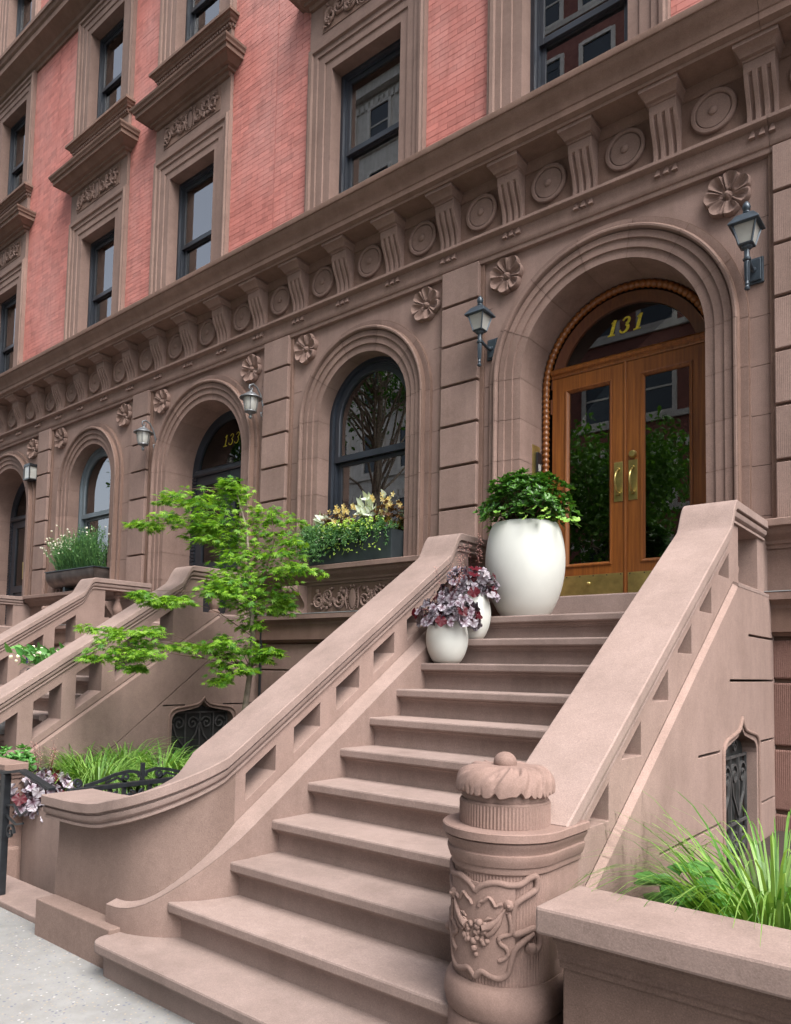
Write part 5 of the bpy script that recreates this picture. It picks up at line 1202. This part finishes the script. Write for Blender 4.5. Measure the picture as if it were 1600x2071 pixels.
for i in range(70): F_.ball((r.choice((r.gauss(-4.2, .06), r.gauss(-3.9, .08), r.uniform(-4.35, -3.3))), -.215-.03*r.random(), 2.93+r.uniform(-.13, .07)), .006, 6, 4)
for mb, n_, m_ in ((A, 'trailing_fern', 'fern'), (B, 'lime_creeper', 'lime'), (C_, 'bronze_leaves', 'bronze'), (D_, 'yellow_blossoms', 'petal'), (E_, 'white_caladium', 'wleaf'), (F_, 'tiny_white_flowers', 'wflower')):
    mb.obj(n_, M[m_], wp, recalc=False, kind='stuff')
# ---- copper trough with wispy plant at the far arched window
ct = thing('copper_trough', 'half round tarnished copper trough on the sill of the far arched window', 'window box', (-9.2, -.12, 2.594))
pf = [(-.27, 2.885), (-.285, 2.87)] + [(-.10-.18*math.cos(a), 2.85-.195*math.sin(a)) for a in [math.pi*i/12 for i in range(13)]] + [(.08, 2.885)]
MB().alongx(pf, -9.95, -8.56).obj('trough', M['copper'], ct, smooth=40)
MB().box(-9.97, -8.54, -.288, .085, 2.886, 2.898).obj('rim', M['zinc'], ct)
for x in (-9.6, -8.9): MB().box(x-.03, x+.03, -.16, -.04, 2.594, 2.668).obj('foot', M['zinc'], ct)
fp = thing('flowering_trough_plant', 'wispy green plant with small pinkish white flowers in the copper trough', 'flowers', (-9.2, -.1, 2.89))
r = random.Random(12); A, B = MB(), MB()
for i in range(620):
    x = r.uniform(-9.8, -8.68); b = Vector((x, r.uniform(-.2, .0), 2.88)); l = r.uniform(.30, .66)*(1-.35*abs((x+9.15)/.75)**2); tpt = b + Vector((r.gauss(0, .10) - .12*(x < -9.5), r.gauss(-.05, .08), l)); mid = b.lerp(tpt, .5)+Vector((r.gauss(0, .02), -.02, .03))
    A.tube([b, mid, tpt], [.004, .003, .0012], 3)
    for k in range(5): put(A, THIN, b.lerp(tpt, r.uniform(.3, 1)), rdir(r, .8), rdir(r), r.uniform(.03, .06))
    if r.random() < (.5 if x < -9.45 else .06): B.ball(tpt+Vector((r.uniform(-.03, .03), -.02, r.uniform(-.03, .02))), r.uniform(.009, .015), 6, 4)
A.obj('foliage', M['fern'], fp, recalc=False, kind='stuff'); B.obj('small_flowers', M['wflower'], fp, kind='stuff')
# ---- potted caladium, and small things on the second stoop
cc = (-6.62, -1.86, 1.225)
pot('dark pot on the steps of the second stoop', cc, barrel(.24, .11, .15, .14), mat='zinc')
cl = thing('caladium_plant', 'green and white leaved plant with a violet flower on the second stoop', 'plant', (cc[0], cc[1], cc[2]+.24)); r = random.Random(3); A, B, C_ = MB(), MB(), MB()
for i in range(60): cal_leaf(A, (cc[0], cc[1], cc[2]+.24), (cc[0]+r.gauss(0, .17), cc[1]+r.gauss(-.02, .14), cc[2]+.30+r.uniform(0, .17)), r.uniform(.07, .11), r)
for i in range(22): B.ball((cc[0]+r.gauss(-.05, .16), cc[1]+r.gauss(-.08, .1), cc[2]+.36+r.uniform(-.04, .12)), r.uniform(.014, .022), 7, 5)
for i in range(10): C_.ball((cc[0]-.24, cc[1]-.05, cc[2]+.30+i*.014), .012, 6, 4)
A.obj('leaves', M['cal'], cl, recalc=False); B.obj('white_blossoms', M['wflower'], cl); C_.obj('violet_spike', M['violet'], cl)
cb = thing('cloth_bag', 'crumpled grey cloth bag on a step seen through the second stoop balustrade', 'bag', (-5.86, -2.62, .70))
MB().lathe([(.0001, .0), (.10, .005), (.125, .06), (.11, .14), (.075, .20), (.05, .225), (.06, .25), (.03, .262), (.0001, .26)], (-5.86, -2.60, .875), 14).obj('sack', M['cloth'], cb, smooth=70)
MB().tube([(-5.86, -2.60, 1.12), (-5.80, -2.55, 1.16), (-5.74, -2.50, 1.10), (-5.78, -2.52, 1.02)], .010, 6).obj('strap', M['cloth'], cb, smooth=60)
# drain pipe at the join of the two facades
tag(MB().tube([(-5.20, -.10, .40), (-5.20, -.10, 2.06), (-5.20, -.19, 2.12), (-5.20, -.235, 2.30), (-5.20, -.235, 2.56)], .016, 8).obj('drain_pipe', M['iron'], smooth=50), 'thin dark drain pipe on the wall behind the maple trunk', 'pipe')

# ================================================================== across the street (mirrored in the panes)
def far_building(x0, x1, y, floors, fh, wall, band, label, seed):
    b = thing('apartment_building', label, 'building', ((x0+x1)/2, y, 0)); H = floors*fh+1.5; nw_ = int((x1-x0)/2.3)
    MB().box(x0, x1, y-9, y, 0, H).obj('wall', M[wall], b)
    bm_, wm, sm, bal = MB(), None, MB(), MB()
    for f_ in range(floors):
        z = 1.0+f_*fh
        bm_.box(x0, x1, y, y+.12, z-.35, z-.12)
        if f_ < 3 or f_ == floors-1:
            for k in range(int((x1-x0)/.34)): sm.box(x0+k*.34, x0+k*.34+.2, y, y+.10, z+2.05, z+2.42)
    bm_.box(x0-.3, x1+.3, y, y+.7, H-.7, H); bm_.box(x0-.1, x1+.1, y, y+.35, H-1.3, H-.7)
    bm_.obj('stone_bands', M[band], b); sm.obj('fluted_panels', M[band], b)
    wme = MB().box(-.62, .62, -.05, .015, 0, 1.95).mesh('window', M['farglass']); fme = MB().box(-.80, -.63, 0, .09, -.12, 2.08).box(.63, .80, 0, .09, -.12, 2.08).box(-.629, .629, 0, .085, 1.955, 2.12).box(-.629, .629, 0, .12, -.14, -.005).box(-.62, .62, .016, .05, .93, 1.0).mesh('window_frame', M[band])
    for f_ in range(floors):
        for k in range(nw_):
            p = (x0+(k+.5)*(x1-x0)/nw_, y, 1.0+f_*fh); o = inst('window', wme, b, p); inst('window_frame', fme, o, p)
            if (f_ + k + seed) % 5 == 0 and f_ > 0:
                bal.box(p[0]-1, p[0]+1, y+.1, y+1.0, p[2]-.3, p[2]-.18); bal.box(p[0]-1, p[0]+1, y+.96, y+1.0, p[2]+.65, p[2]+.72)
                for q in range(14): bal.box(p[0]-1+q*.15, p[0]-1+q*.15+.02, y+.97, y+.99, p[2]-.18, p[2]+.65)
    bal.obj('balconies', M['iron'], b)
far_building(-34, -17.2, -22, 9, 3.5, 'lime_stone', 'lime_stone', 'pale limestone building mirrored in the far window panes', 1)
far_building(-17, -3.2, -22, 9, 3.6, 'red_brick', 'lime_stone', 'red brick building with pale stone bands mirrored in the oak door glass', 2)
far_building(-3, 14, -22, 9, 3.4, 'lime_stone', 'lime_stone', 'pale stone building mirrored in the upper window panes', 3)
def street_tree(x, y, h, rad, label, seed):
    t = thing('street_tree', label, 'tree', (x, y, 0)); r = random.Random(seed); mb = MB(); lf = MB()
    top = Vector((x+.3, y, h*.62)); mb.tube([(x, y, -.1), (x+.05, y, h*.2), (x+.12, y+.05, h*.42), top], [.17, .14, .11, .07], 10)
    for i in range(int(16+(rad-2)*14)):
        a = r.uniform(0, 6.28); e = r.uniform(-.5, 1.2); C = Vector((x, y, h*.66)) + Vector((math.cos(a)*math.cos(e)*rad, math.sin(a)*math.cos(e)*rad, math.sin(e)*rad*.9))*r.uniform(.45, .95)
        branch(mb, (x+.1, y, h*r.uniform(.35, .6)), C, .035, .010, r, .2, 6, .06)
        for k in range(460):
            P = C + rdir(r)*rad*.46*r.random()**.5; put(lf, OVAL, P, rdir(r, -.2), rdir(r, .8), r.uniform(.10, .17))
    mb.obj('trunk', M['bark'], t, smooth=60); lf.obj('crown', M['street'], t, recalc=False, kind='stuff')
street_tree(-11.8, -8.9, 15, 3.6, 'street tree mirrored in the near arched window', 41)
street_tree(-5.3, -9.2, 7.5, 2.0, 'street tree mirrored in the right leaf of the oak door', 42)
street_tree(-18.5, -8.9, 13, 3.2, 'street tree mirrored in the far arched window', 43)
